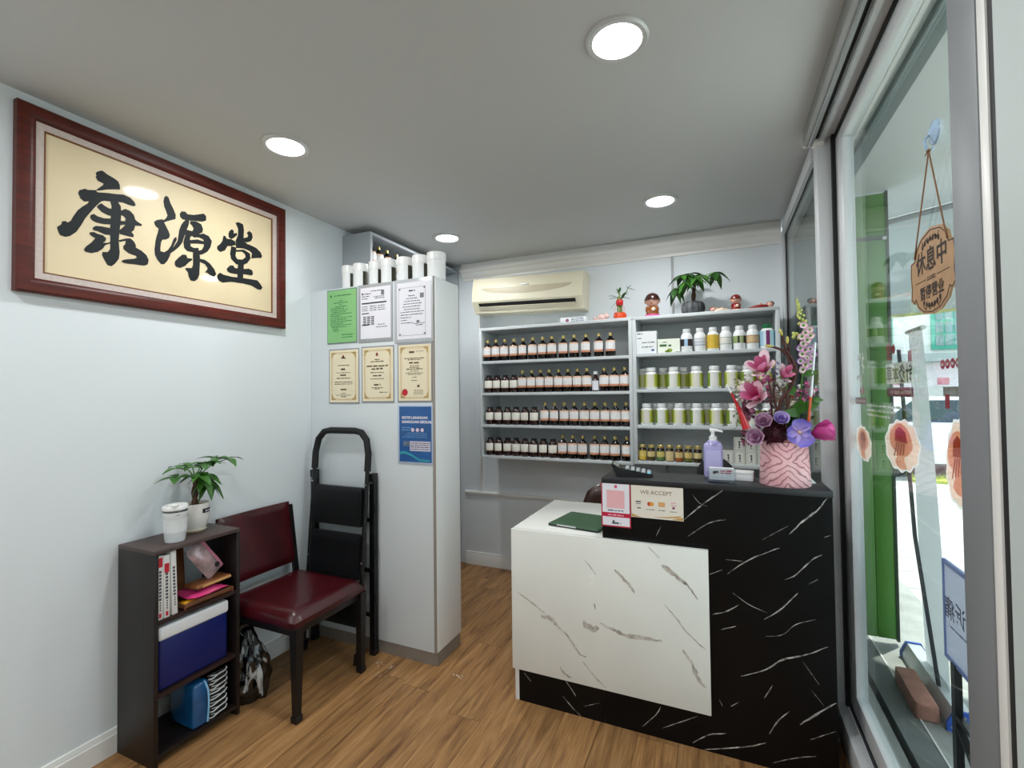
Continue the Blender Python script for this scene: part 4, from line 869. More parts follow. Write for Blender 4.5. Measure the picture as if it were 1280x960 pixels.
rose(FP(.163, 1.378, 2.17), (-.1, -.8, .4), .038, M_RM, M_RMc); rose(FP(.133, 1.312, 2.16), (-.3, -.85, .25), .040, M_RM, M_RMc); rose(FP(.226, 1.388, 2.17), (.05, -.8, .5), .034, M_RL, M_RLc)
M_ORC = two('violet orchid petal', '#B9A4E4', '#7468CC', .5)
orc = FP(.285, 1.335, 2.15); r = obj('orchid', ell(new(), orc+Vector((0, -.012, .002)), (.007, .012, .006), 10), mat('orchid lip', '#D9B48C', .5), fa)
for k, (ang, ln, wd) in enumerate(((80, .058, .066), (10, .040, .040), (165, .046, .050), (-60, .062, .064), (-140, .050, .052))):
    ra = math.radians(ang); d = Vector((math.cos(ra), -.15, math.sin(ra))); petal(r, orc, d, (0, -1, 0), ln, wd, .12, M_ORC, tipw=.35)
M_TUL = two('magenta tulip petal', '#B0207A', '#DC62AE', .6)
tl = FP(.322, 1.322, 2.17); r = flower_root('tulip', tl)
for k in range(6):
    ang = 2*PI*k/6; rad = Vector((math.cos(ang)*.4, math.sin(ang)*.5, math.sin(ang)*.45)); petal(r, tl, Vector((.75, -.25, .28))+rad*.85, Vector((.6, -.2, .3))-rad*.6, .095, .078, .22, M_TUL)
M_BUR = mat('burgundy bloom', '#4A0820', .7, var=.5, vs=60)
def cluster(c, n, R, m, name, pl, pw):
    c = Vector(c); r = obj(name, ell(new(), c, (R*.75, R*.7, R*.7), 12), m, fa)
    bm = new()
    for k in range(n):
        d = Vector((rng.gauss(0, 1), rng.gauss(0, 1)-.4, rng.gauss(0, 1)+.2)).normalized(); leafm(bm, c+d*R*.5, d, pl, pw, .1, n=3)
    obj('petal', bm, m, r, kind='stuff'); return r
cluster(FP(.205, 1.325, 2.205), 130, .062, M_BUR, 'burgundy_bloom', .03, .016)
M_GRC = mat('dusky filler', '#A8607E', .7, var=.4, vs=50)
M_PUR = mat('violet filler', '#9A7CC8', .6, var=.3, vs=60); M_CRM = mat('cream filler', '#DCD6C0', .6, var=.25, vs=60)
def spray(c, n, R, m, pl=.018, pw=.012, name='filler_blossom', sq=(1, .6, 1)):
    bm = new(); c = Vector(c)
    for k in range(n):
        p = Vector((rng.gauss(0, .45)*sq[0], rng.gauss(0, .45)*sq[1], rng.gauss(0, .45)*sq[2]))*R; d = Vector((rng.gauss(0, 1), rng.gauss(0, 1)-.6, rng.gauss(0, 1)))
        for q in range(3): leafm(bm, c+p, d+Vector((rng.gauss(0, .7), rng.gauss(0, .7), rng.gauss(0, .7))), pl, pw, .1, n=3)
    return obj(name, bm, m, fa, kind='stuff')
spray(FP(.215, 1.595, 2.23), 10, .03, M_PUR); spray(FP(.265, 1.455, 2.22), 26, .055, M_CRM, .024, .016); spray(FP(.095, 1.52, 2.22), 30, .05, M_CRM, .022, .015); spray(FP(.09, 1.46, 2.22), 16, .04, mat('white floret', '#EDEBE6', .5), .024, .016); spray(FP(.20, 1.50, 2.25), 22, .06, M_CRM, .026, .016)
spray(FP(.105, 1.43, 2.22), 20, .045, M_GRC, .03, .018); spray(FP(.325, 1.50, 2.22), 16, .04, mat('pink filler', '#D66AA0', .6, var=.3, vs=60), .02, .013); spray(FP(.10, 1.30, 2.20), 12, .03, M_GRC, .025, .015)
spray(FP(.25, 1.47, 2.24), 12, .05, mat('coral filler', '#C2583C', .6, var=.3, vs=60), .03, .012)
spray(FP(.06, 1.385, 2.22), 10, .035, mat('olive twig', '#6F7A3C', .7), .014, .006)
spray(FP(.175, 1.53, 2.24), 26, .07, mat('pink filler', '#D66AA0', .6, var=.3, vs=60), .026, .016); spray(FP(.245, 1.52, 2.25), 24, .07, mat('white floret', '#EDEBE6', .5), .022, .016); spray(FP(.28, 1.36, 2.24), 14, .05, M_LEAF, .04, .02, name='foliage'); spray(FP(.15, 1.40, 2.25), 22, .07, M_GRC, .034, .02)
# curled brown branch
M_TWIG = mat('red brown twig', '#4A2018', .6, var=.4, vs=50)
bm = new()
for pts, r0, r1 in (([(.223, 1.27), (.222, 1.40), (.230, 1.46), (.262, 1.51), (.284, 1.575), (.272, 1.625), (.250, 1.672), (.236, 1.73)], .0085, .0045), ([(.284, 1.575), (.268, 1.60), (.256, 1.64), (.232, 1.668), (.196, 1.682)], .007, .004),
    ([(.215, 1.28), (.196, 1.39), (.194, 1.48), (.186, 1.54)], .005, .003), ([(.222, 1.40), (.208, 1.45), (.203, 1.50), (.215, 1.525), (.226, 1.50)], .005, .003), ([(.238, 1.30), (.246, 1.40), (.252, 1.46), (.240, 1.50), (.262, 1.53), (.284, 1.572)], .007, .004), ([(.21, 1.29), (.20, 1.36), (.21, 1.42), (.225, 1.44)], .006, .004), ([(.256, 1.64), (.262, 1.665), (.256, 1.70)], .004, .003)):
    P = smoothpts([FP(x, z, 2.19) for x, z in pts], 4); tube(bm, P, [r0+(r1-r0)*i/(len(P)-1) for i in range(len(P))], 7)
obj('branch', bm, M_TWIG, fa)
M_BUD = mat('yellow green bud', '#C2B85C', .5, var=.2, vs=40)
for (x, z, dx, dz) in ((.234, 1.738, -.3, 1), (.190, 1.684, -1, .15), (.205, 1.607, .35, 1), (.256, 1.705, 0, 1)):
    bm = new(); q = Vector((dx, 0, dz)).to_track_quat('Z', 'Y').to_matrix(); ell(bm, FP(x, z, 2.185), (.006, .006, .016), 10, q); obj('bud', bm, M_BUD, fa)
# tall delphinium spike
M_DW = two('blush floret', '#F0E4DA', '#DDA8C4', .6); M_DP = two('lilac floret', '#E8D2E4', '#B06CC0', .6)
bm = new(); P = smoothpts([FP(x, z, 2.24) for x, z in ((.285, 1.30), (.302, 1.46), (.318, 1.62), (.325, 1.72), (.312, 1.80), (.302, 1.875))], 4); tube(bm, P, [.004, .0018], 7); obj('flower_stem', bm, M_LEAFL, fa)
for k, (x, z) in enumerate(((.318, 1.765), (.338, 1.745), (.325, 1.735), (.312, 1.72), (.342, 1.722), (.330, 1.705), (.316, 1.69), (.305, 1.672), (.322, 1.665), (.340, 1.668), (.348, 1.645), (.312, 1.648), (.330, 1.635), (.305, 1.62), (.340, 1.615), (.322, 1.605), (.312, 1.585), (.338, 1.585))):
    c = FP(x, z, 2.225); r = flower_root('floret', c)
    for q in range(5):
        ang = 2*PI*q/5+k; petal(r, c, (math.cos(ang), -.5, math.sin(ang)), (0, -1, 0), .019, .017, .2, M_DP if k in (7, 9, 10, 13, 14, 17) else M_DW, nu=4, nv=2)
bm = new()
for k in range(30):
    u = k/29; p = FP(.318-.018*u+rng.uniform(-.014, .014)*(1.2-u), 1.765+.11*u, 2.235); ell(bm, p, (.005*(1.2-u*.5),)*2+(.006,), 8)
for k in range(6): ell(bm, FP(.295+rng.uniform(-.012, .012), 1.725+rng.uniform(-.015, .015), 2.23), (.007, .007, .008), 8)
obj('green_buds', bm, mat('lime bud', '#BFC46A', .5, var=.25, vs=60), fa, kind='stuff')
spray(FP(.325, 1.60, 2.235), 16, .045, mat('white floret', '#EDEBE6', .5), .014, .010, sq=(.6, .5, 1.3)); spray(FP(.318, 1.50, 2.24), 18, .05, mat('white floret', '#EDEBE6', .5), .012, .009)
for (x, z, dx, dz, L, W_) in ((.285, 1.40, .2, 1, .09, .05), (.30, 1.42, .8, .6, .08, .045), (.275, 1.48, -.4, 1, .07, .04), (.31, 1.56, .6, .3, .06, .03), (.29, 1.40, -.6, .4, .07, .04), (.33, 1.46, 1, .25, .05, .03), (.27, 1.53, .1, 1, .07, .03)):
    bm = new(); leafm(bm, FP(x, z, 2.205), (dx, -.35, dz), L, W_, .2, (0, -1, .3)); obj('leaf', bm, M_LEAF, fa)
# glossy red decorations and silver stick
M_GLR = mat('glossy red', '#B5131C', .08, coat=.8)
bm = new(); tube(bm, [FP(.100, 1.345, 2.15), FP(.083, 1.40, 2.15), FP(.062, 1.455, 2.15), FP(.045, 1.495, 2.15)], [.017, .011, .0055, .0045], 12); obj('red_cone', bm, M_GLR, fa)
bm = new(); tube(bm, [FP(.045, 1.495, 2.15), FP(.028, 1.53, 2.15)], [.0045, .003], 8); obj('white_tip', bm, M_WHITE, fa)
bm = new(); tube(bm, [FP(.322, 1.36, 2.19), FP(.333, 1.475, 2.19)], [.006, .005], 10); obj('orange_stick', bm, mat('glossy orange red', '#D0552A', .15, coat=.6), fa)
bm = new(); tube(bm, [FP(.333, 1.475, 2.19), FP(.352, 1.69, 2.19)], [.005, .004], 10); obj('silver_stick', bm, mat('clear silver', '#D8DADC', .12, .6), fa)

# ---------------------------------------------------------------- things along the top of the wall shelves
ZT = 2.0325
bx = thing('tissue_box', 'flat white printed packet on left wall shelf top, under the air conditioner', 'box', (-1.0, 3.46, ZT), .05)
obj('body', box(new(), -.098, -.045, 0, .098, .045, .042, .004), M_WHITE, bx)
o = Vector((-.098, -.0457, 0)); bm = new()
for k in range(3): words(bm, o, U, V, .085, .18, .008+k*.011, .006)
obj('text_lines', bm, mat('slate print', '#6A7490', .5), bx, smooth=0)
obj('emblem', disc(new(), o, U, V, .055, .018, .014, 8), mat('plum print', '#A05A78', .5), bx, smooth=0)

M_CER = mat('cream ceramic', '#E6D2B8', .25, coat=.4); M_SKIN = mat('pink ceramic', '#E3AC98', .25, coat=.4); M_HAIR = mat('dark brown glaze', '#3A1A14', .25, coat=.4)
M_CRED = mat('dark red glaze', '#8E1E1E', .25, coat=.4); M_CBR = mat('ochre brown glaze', '#8A4E22', .25, coat=.4); M_CPK = mat('hot pink base', '#C84A8C', .35)
pg = thing('pig_figurine', 'small pale pink ceramic animal with ears beside red pot', 'figurine', (-.795, 3.45, ZT), 0, 'figurines on the wall shelf top')
bm = new(); ell(bm, (.012, 0, .026), (.040, .024, .022)); ell(bm, (.045, -.004, .030), (.020, .018, .017)); ell(bm, (-.040, 0, .020), (.016, .016, .014))
for x in (-.02, .035):
    for y in (-.012, .012): cyl(bm, (x, y, 0), .007, .016, 10)
obj('body', bm, mat('pale pink glaze', '#E8C3BC', .25, coat=.4), pg); bm = new()
for y in (-.010, .010): lathe(bm, [(.008, 0), (.004, .012), (0, .015)], (.042, y, .044), 8)
ell(bm, (-.005, 0, .045), (.007, .007, .007), 8); obj('ear', bm, M_SKIN, pg)
rp = thing('lucky_bamboo', 'small bamboo with red ribbon in an orange red pot on the shelf top', 'plant', (-.655, 3.46, ZT))
bm = new()
for k in range(5):
    a = 2*PI*k/5; ell(bm, (.022*math.cos(a), .018*math.sin(a), .028), (.028, .026, .026), 12)
cyl(bm, (0, 0, 0), .042, .05, 20); obj('pot', bm, mat('orange red glaze', '#DE4A1A', .2, coat=.5), rp)
bm = new()
for k, (x, h) in enumerate(((-.014, .17), (0, .20), (.014, .165), (.004, .15))): tube(bm, [(x, .005*k-.008, .04), (x*.8, .004*k-.006, h)], .006, 8)
obj('stalk', bm, mat('bamboo green', '#7A8A4A', .5), rp)
bm = new(); lathe(bm, [(.022, .105), (.026, .112), (.026, .140), (.022, .146)], n=18); ell(bm, (0, -.027, .125), (.014, .006, .012), 10); obj('ribbon', bm, mat('red ribbon', '#C81E22', .4), rp)
bm = new(); tube(bm, [(-.030, -.01, .045), (-.034, -.012, .085), (-.02, -.012, .105)], .002, 6); tube(bm, [(.030, -.01, .045), (.036, -.012, .085), (.02, -.012, .105)], .002, 6); obj('wire', bm, mat('pink wire', '#D88A94', .4), rp)
for k, (b_, d, L) in enumerate((((-.012, 0, .165), (-1, -.2, .45), .085), ((-.012, 0, .16), (-.9, -.3, .1), .075), ((-.005, 0, .19), (-.3, -.2, 1), .06), ((.0, 0, .20), (.2, -.2, 1), .055), ((.012, 0, .165), (.7, -.3, .7), .08), ((.06, -.01, .215), (.6, 0, .9), .05), ((.065, -.01, .22), (.9, 0, -.1), .055), ((.06, -.01, .215), (-.2, 0, 1), .04),
    ((.02, 0, .16), (1, -.2, -.05), .07), ((-.02, -.01, .13), (-.8, -.3, -.8), .07), ((0, 0, .185), (-.6, .2, .7), .06), ((.012, 0, .15), (.5, -.5, .5), .06), ((.02, 0, .17), (.9, .1, .6), .06))):
    bm = new(); leafm(bm, b_, d, L, .022, .25); obj('leaf', bm, M_LEAF, rp)
bm = new(); tube(bm, smoothpts([(.01, 0, .15), (.04, 0, .185), (.062, -.01, .22)], 3), .003, 6); obj('stem', bm, M_LEAFL, rp)

def doll(name, label, x, s, hairm, robem, basem, hat):
    t = thing(name, label, 'figurine', (x, 3.45, ZT), 0, 'figurines on the wall shelf top')
    obj('base', lathe(new(), [(0, 0), (.056*s, 0), (.058*s, .006*s), (.052*s, .016*s), (0, .018*s)], n=20), basem, t)
    bm = lathe(new(), [(0, .016*s), (.042*s, .016*s), (.044*s, .03*s), (.030*s, .07*s), (.016*s, .085*s), (0, .085*s)], n=18); ell(bm, (-.034*s, -.012*s, .055*s), (.012*s, .014*s, .024*s), 10); ell(bm, (.034*s, -.012*s, .055*s), (.012*s, .014*s, .024*s), 10); obj('robe', bm, robem, t)
    obj('ball', ell(new(), (.012*s, -.040*s, .05*s), (.015*s, .013*s, .015*s), 12), M_CER, t)
    bm = ell(new(), (0, 0, .112*s), (.046*s, .042*s, .040*s), 18); ell(bm, (-.046*s, 0, .108*s), (.009*s, .008*s, .012*s), 8); ell(bm, (.046*s, 0, .108*s), (.009*s, .008*s, .012*s), 8); ell(bm, (0, -.042*s, .106*s), (.005*s,)*3, 8); obj('head', bm, M_SKIN, t)
    bm = new()
    for sx in (-1, 1): ell(bm, (sx*.016*s, -.039*s, .115*s), (.004*s, .003*s, .006*s), 8)
    bar(bm, (-.008*s, -.0405*s, .094*s), (.008*s, -.0405*s, .094*s), .003*s, .003*s); obj('face', bm, M_HAIR, t)
    bm = lathe(new(), [(.050*s, .120*s), (.048*s, .138*s), (.036*s, .157*s), (.016*s, .168*s), (0, .170*s)], n=20)
    if hat: lathe(bm, [(.046*s, .122*s), (.056*s, .120*s), (.052*s, .128*s), (.046*s, .130*s)], n=20)
    obj('hair', bm, hairm, t); return t
doll('doll_figurine', 'larger ceramic doll with dark brown hair on pink base beside the seam of the shelves', -.423, 1.02, M_HAIR, M_CBR, M_CPK, True)
doll('doll_figurine', 'small ceramic doll in dark red, right of the potted money tree', .112, .66, mat('russet glaze', '#7A2A1C', .3, coat=.4), M_CRED, M_CER, False)
def lying(label, x, robe, hair, s, flip):
    t = thing('lying_figurine', label, 'figurine', (x, 3.45, ZT), 0, 'figurines on the wall shelf top')
    obj('body', ell(ell(new(), (.01*flip*s, 0, .016*s), (.055*s, .026*s, .016*s), 16), (.055*flip*s, 0, .012*s), (.03*s, .016*s, .010*s), 12), robe, t)
    bm = ell(new(), (-.045*flip*s, -.006*s, .026*s), (.020*s, .019*s, .018*s), 14); obj('head', bm, M_SKIN, t)
    obj('hair', ell(new(), (-.049*flip*s, .0, .032*s), (.020*s, .020*s, .016*s), 12), hair, t)
    bm = new()
    for k, a in enumerate((-.01, .025)): ell(bm, (a*s, -.008, .033*s), (.008*s, .010*s, .009*s), 8)
    obj('arm', bm, M_SKIN, t)
lying('small cream lying ceramic figure between the money tree and the red doll', .010, M_CER, M_CRED, .85, 1)
lying('small red lying ceramic figure at the far right end of shelf top', .268, M_CRED, M_HAIR, 1.0, -1)

def money_plant(name, label, loc, potfn, clusters, trunk, L, W_, lm, seed, extra=()):
    R = random.Random(seed); t = thing(name, label, 'plant', loc); potfn(t)
    bm = new()
    for s in (-1, 1):
        tube(bm, smoothpts([(trunk[0]*k/4+s*.006*math.cos(k*1.9), s*.006*math.sin(k*1.9), trunk[1]+(trunk[2]-trunk[1])*k/4) for k in range(5)], 3), [.011, .008], 8)
    obj('trunk', bm, M_TRUNK, t); top = Vector((trunk[0], 0, trunk[2]-.01)); bs = new()
    for (x, y, z, n, tilt) in clusters:
        c = Vector((x, y, z)); mid = (top+c)/2+Vector((0, 0, .02)); tube(bs, smoothpts([top, mid, c], 4), [.0032, .002], 6)
        out = (c-top); out.z = 0; a0 = math.atan2(out.y, out.x) if out.length > 1e-3 else R.uniform(0, 6)
        for k in range(n):
            a = a0+(k-(n-1)/2)*2*PI/(n+.6)+R.uniform(-.15, .15); d = Vector((math.cos(a), math.sin(a), tilt+R.uniform(-.2, .2)))
            bm = new(); leafm(bm, c, d, L*R.uniform(.8, 1.15), W_*R.uniform(.85, 1.1), .32+R.uniform(-.1, .15)); obj('leaf', bm, lm if R.random() < .65 else M_LEAF, t)
    obj('stem', bs, M_LEAFL, t); return t
def pot_black(t):
    bm = new()
    for k in range(10):
        a = 2*PI*k/10; ell(bm, (.050*math.cos(a), .050*math.sin(a), .048), (.030, .030, .047), 10)
    lathe(bm, [(0, .002), (.06, .002), (.06, .085), (.04, .09), (.034, .082), (0, .08)], n=20)
    obj('pot', bm, mat('charcoal washed glaze', '#26282B', .6, var=.8, vs=22, stretch=(1, 1, .25), alt='#5E6062'), t)
money_plant('potted_money_tree', 'money tree in round ribbed charcoal pot on the right shelf top', (-.155, 3.50, ZT), pot_black,
    [(-.06, -.03, .285, 6, -.35), (-.02, .02, .30, 6, -.2), (.05, -.02, .275, 6, -.4), (-.11, -.02, .20, 5, -1.1), (.02, -.06, .25, 6, -.6), (.15, -.03, .28, 6, -.6), (-.04, -.06, .235, 5, -.8)], (.01, .07, .22), .108, .046, M_LEAFD, 11)
def pot_white(t):
    obj('pot', lathe(new(), [(0, .012), (.040, .012), (.050, .030), (.058, .065), (.060, .115), (.059, .132), (.054, .132), (.053, .118), (0, .116)], n=32), mat('white ceramic', '#E6E3DE', .25, coat=.4), t)
    obj('saucer', lathe(new(), [(0, 0), (.040, 0), (.048, .010), (.044, .012), (0, .012)], n=28), mat('beige saucer', '#CDBFA8', .5), t)
    obj('soil', lathe(new(), [(0, .121), (.053, .119)], n=24), mat('dry soil', '#A08A62', .9, var=.4, vs=60), t)
    bm = lathe(new(), [(.0598, .088), (.0605, .108)], n=10, a0=-.05, a1=.95); obj('label', bm, mat('black plaque', '#191A22', .4), t)
    bm = new(); a = .45
    o = Vector((.0612*math.cos(a), .0612*math.sin(a), 0)); uu = Vector((-math.sin(a), math.cos(a), 0)); words(bm, o, uu, V, -.022, .022, .095, .006); obj('lettering', bm, M_PAPERW, t, smooth=0)
money_plant('potted_money_tree', 'money tree in white ceramic pot on the dark bookcase', (-2.262, 1.428, .8755), pot_white,
    [(.02, -.07, .30, 3, .35), (.03, .03, .315, 6, .1), (0, .10, .325, 5, .15), (.05, -.02, .27, 6, -.1), (.0, .05, .26, 6, -.3), (.03, -.10, .265, 4, .1), (-.03, 0, .30, 5, .2), (.04, .02, .25, 6, -1.0), (.03, .05, .235, 6, -1.2), (.0, .16, .315, 3, .2)], (0, .10, .25), .088, .042, M_LEAF, 5)

# ---------------------------------------------------------------- bookcase and what is in it
bc = thing('bookcase', 'dark brown three tier open bookcase standing against the left wall', 'bookcase', (-2.24, 1.36, 0))
BX0, BX1, BY0, BY1, BH = -2.366, -2.112, 1.172, 1.545, .875
M_BK = mat('espresso wood', '#1A1110', .45, var=.35, vs=5, stretch=(1, 1, 10)); M_BKT = mat('brown top', '#4A3B37', .5, var=.15, vs=6)
for a in (BY0, BY1-.017): wobj('side_panel', box(new(), BX0, a, 0, BX1, a+.017, BH-.016, .001), M_BK, bc)
wobj('top_panel', box(new(), BX0, BY0, BH-.016, BX1+.002, BY1, BH, .001), M_BKT, bc)
for z in (.585, .288): wobj('shelf_board', box(new(), BX0, BY0+.017, z-.016, BX1-.004, BY1-.017, z), mat('shelf brown', '#2A1816', .45), bc)
wobj('bottom_board', box(new(), BX0, BY0+.017, .03, BX1-.004, BY1-.017, .046), M_BK, bc)
bm = new(); cyl(bm, (-2.20, BY0-.001, .56), .007, .003, 12, 'Y'); wobj('screw_cap', bm, M_BP, bc)
M_BKW = mat('book cover white', '#E4E2E0', .5)
for k, (y, th, h, tilt, red) in enumerate(((1.191, .022, .262, 0, .82), (1.2165, .024, .258, -.008, .72), (1.2495, .022, .268, -.03, .0))):
    t = thing('book', ('white spined book with red print touching bookcase side', 'white spined book with a red block at top, middle of three', 'white spined book leaning inward, last of the three')[k], 'book', (-2.20, y, .5855), 0, 'books on the top shelf')
    t.rotation_euler = (-tilt, 0, 0)
    obj('cover', box(new(), -.085, 0, 0, .075, th, h, .0015), M_BKW, t); obj('pages', box(new(), -.0855, .002, .003, .07, th-.002, h+.0006), mat('page edges', '#D9D2C2', .8), t)
    o = Vector((.0756, 0, 0)); u, v = Vector((0, 1, 0)), V; bm = new()
    for q in range(9): z = h*.30+q*.014; quad(bm, o, u, v, th*.28, z, th*.72, z+.010)
    for q in range(4): z = h*.14+q*.010; quad(bm, o, u, v, th*.4, z, th*.66, z+.006)
    obj('spine_lettering', bm, M_INK, t, smooth=0)
    if k < 2:
        bm = new(); quad(bm, o+Vector((.0002, 0, 0)), u, v, th*.12, h*red, th*.88, h*(red+.15)); obj('red_print', bm, M_RED, t, smooth=0); bm = new(); quad(bm, o+Vector((.0002, 0, 0)), u, v, th*.3, h*.03, th*.7, h*.10); obj('red_print', bm, M_RED, t, smooth=0)
ty = thing('wooden_tray', 'shallow brown wooden tray on the top shelf holding pink and yellow packets', 'tray', (-2.20, 1.42, .5855))
M_TRAY = mat('tray wood', '#7A4A2E', .45, var=.3, vs=8, stretch=(8, 1, 1))
bm = new(); box(bm, -.09, -.125, 0, .078, .095, .006); obj('base', bm, M_TRAY, ty)
for a in ((-.09, -.125, .084, -.119), (-.09, .089, .084, .095), (.072, -.125, .078, .095), (-.09, -.125, -.084, .095)): obj('rim', box(new(), a[0], a[1], 0, a[2], a[3], .024, .001), M_TRAY, ty)
def crumple(bm, x0, y0, z0, x1, y1, z1, amp, sd=1, nx=10, ny=10):
    R = random.Random(sd); ph = [R.uniform(0, 6) for _ in range(8)]
    for top in (1, 0):
        def f(u, v):
            e = (math.sin(PI*u)*math.sin(PI*v))**.5; wv = amp*(math.sin(7*u+ph[0]+3*v)+math.sin(9*v+ph[1]-4*u)+.6*math.sin(17*u+ph[2])+.5*math.sin(19*v+ph[3]))
            h = (z1-z0)*.5; mid = (z0+z1)/2; return Vector((x0+(x1-x0)*u+amp*.6*math.sin(8*v+ph[4]), y0+(y1-y0)*v+amp*.6*math.sin(9*u+ph[5]), (mid+h*e*.85+wv*e if top else mid-h*e)))
        surf(bm, f, nx, ny)
    return bm
t = thing('pink_packet', 'hot pink plastic packet lying in the wooden tray', 'packet', (-2.185, 1.41, .599)); obj('wrap', crumple(new(), -.07, -.09, 0, .075, .075, .05, .004, 2), mat('hot pink film', '#D8407E', .2, coat=.5, var=.25, vs=20), t)
t = thing('yellow_packet', 'small yellow packet under pink packet in wooden tray', 'packet', (-2.15, 1.325, .593)); obj('wrap', crumple(new(), -.03, -.025, 0, .02, .055, .022, .002, 3), mat('yellow film', '#E2A81E', .3, coat=.4), t)
t = thing('brown_wallet', 'long brown leather pouch lying across the wooden tray', 'wallet', (-2.17, 1.43, .648), .06); bm = box(new(), -.045, -.085, 0, .045, .085, .018, .008, 3); obj('pouch', bm, mat('tan brown leather', '#8A5530', .4, var=.3, vs=20), t); bm = tube(new(), [(.047, -.06, .010), (.047, .075, .010)], .006, 8); obj('zip_edge', bm, mat('light tan edge', '#B98A55', .4), t)
t = thing('brown_envelope', 'brown card folder standing at the back of the top shelf', 'folder', (-2.30, 1.38, .5855)); bm = prism(new(), [(.0, -.09, 0), (.0, .03, 0), (-.02, .03, .245), (-.02, -.09, .245)], (-.012, 0, 0)); obj('card', bm, mat('brown card', '#8C5A34', .6, var=.2, vs=6), t, smooth=0)
t = thing('wipes_packet', 'pale pink and silver packet leaning at right of the top shelf', 'packet', (-2.175, 1.472, .682)); t.rotation_euler = (math.radians(33), math.radians(-6), 0)
bm = crumple(new(), -.03, -.04, 0, .03, .05, .175, .002, 4); bm.free(); bm = new()
def wp(u, v, s): e = (math.sin(PI*u)*math.sin(PI*v))**.5; return Vector((s*.022*e+.002*math.sin(11*u+5*v), -.045+.09*v, .18*u))
surf(bm, lambda u, v: wp(u, v, 1), 12, 8); surf(bm, lambda u, v: wp(u, v, -1), 12, 8); obj('film', bm, mat('silver pink film', '#C9A9AE', .22, .2, var=.35, vs=25, alt='#8F8486'), t)
bm = new(); surf(bm, lambda u, v: wp(u, .78+.2*v, 1.08)+Vector((.0006, 0, 0)), 10, 2); obj('pink_edge', bm, mat('pink band', '#D98AA0', .3), t)
bm = new(); disc(bm, (.0185, -.045, 0), Vector((0, 1, 0)), V, .062, .035, .012, 12); obj('emblem', bm, M_INKD, t, smooth=0)

sb_ = thing('storage_box', 'navy blue storage box with thick white lid on the middle shelf', 'box', (-2.235, 1.35, .2885))
M_NAVY = mat('navy plastic', '#0A1A60', .35)
bm = box(new(), -.11, -.150, 0, .105, .148, .215, .012, 3); obj('body', bm, M_NAVY, sb_); obj('lid', box(new(), -.112, -.153, .205, .109, .152, .262, .012, 3), mat('white box lid', '#EDEEF0', .35), sb_)
pk = thing('blue_packet', 'teal blue plastic wrapped bundle standing on the bottom shelf', 'packet', (-2.20, 1.368, .0465)); 
bm = box(new(), -.095, -.036, 0, .08, .036, .192, .016, 3)
for v in bm.verts: v.co.x += .004*math.sin(v.co.z*60+v.co.y*30); v.co.y += .003*math.sin(v.co.z*45)
obj('wrap', bm, mat('teal blue film', '#175A90', .25, coat=.5, var=.35, vs=14), pk); bm = tube(new(), smoothpts([(.084, .026, .01), (.087, .029, .08), (.083, .028, .15), (.07, .018, .190)], 3), .004, 6); obj('seam', bm, mat('light blue seam', '#8CC4EA', .3), pk)
for k in range(8):
    t = thing('folded_bag', 'folded black carrier bag with white edges, %s from the bottom of the stack' % ORD[k], 'bag', (-2.20, 1.455, .0465+k*.0247), rng.uniform(-.06, .06), 'stack of folded bags on the bottom shelf')
    obj('fold', box(new(), -.085, -.046, 0, .062, .044, .0245, .008, 3), mat('black film', '#111214', .25, coat=.4), t)
    bm = new(); s = rng.uniform(-.006, .006); tube(bm, smoothpts([(.050, -.044, .008), (.066, -.03, .006+s), (.069, 0, .010), (.066, .035, .016+s), (.056, .046, .018)], 3), .0032, 6)
    tube(bm, smoothpts([(.056, -.040, .016), (.068, -.01, .016+s), (.066, .03, .008)], 3), .002, 6); obj('white_edge', bm, mat('white film edge', '#CFD2D4', .35), t)

cu = thing('tumbler', 'white lidded ribbed tumbler cup at the front of the bookcase top', 'cup', (-2.19, 1.298, .8755))
bm = lathe(new(), [(0, 0), (.036, 0), (.038, .003), (.0415, .04), (.0425, .042), (.0425, .046), (.043, .10), (.0445, .102), (.046, .132), (0, .132)], n=40); obj('body', bm, mat('white tumbler', '#E6E9EA', .3), cu)
bm = new()
for k in range(40): a = 2*PI*k/40; bar(bm, (.0425*math.cos(a), .0425*math.sin(a), .048), (.0435*math.cos(a), .0435*math.sin(a), .098), .003, .002, (math.cos(a), math.sin(a), 0))
obj('rib', bm, mat('white tumbler', '#E6E9EA', .3), cu, kind='stuff')
obj('steel_band', lathe(new(), [(.0463, .129), (.047, .131), (.047, .138), (.0463, .139)], n=40), mat('dark steel', '#6C6E72', .25, .8), cu)
bm = lathe(new(), [(.0475, .138), (.0485, .141), (.0485, .152), (.045, .157), (0, .157)], n=40); box(bm, .005, -.035, .155, .046, -.010, .166, .004); obj('lid', bm, mat('white tumbler lid', '#F0F0EE', .3), cu)
o = Vector((.0458, -.012, 0)); bm = words(new(), o, Vector((-.3, .95, 0)).normalized()*1, V, -.015, .012, .118, .003); obj('lettering', bm, M_INK, cu, smooth=0)

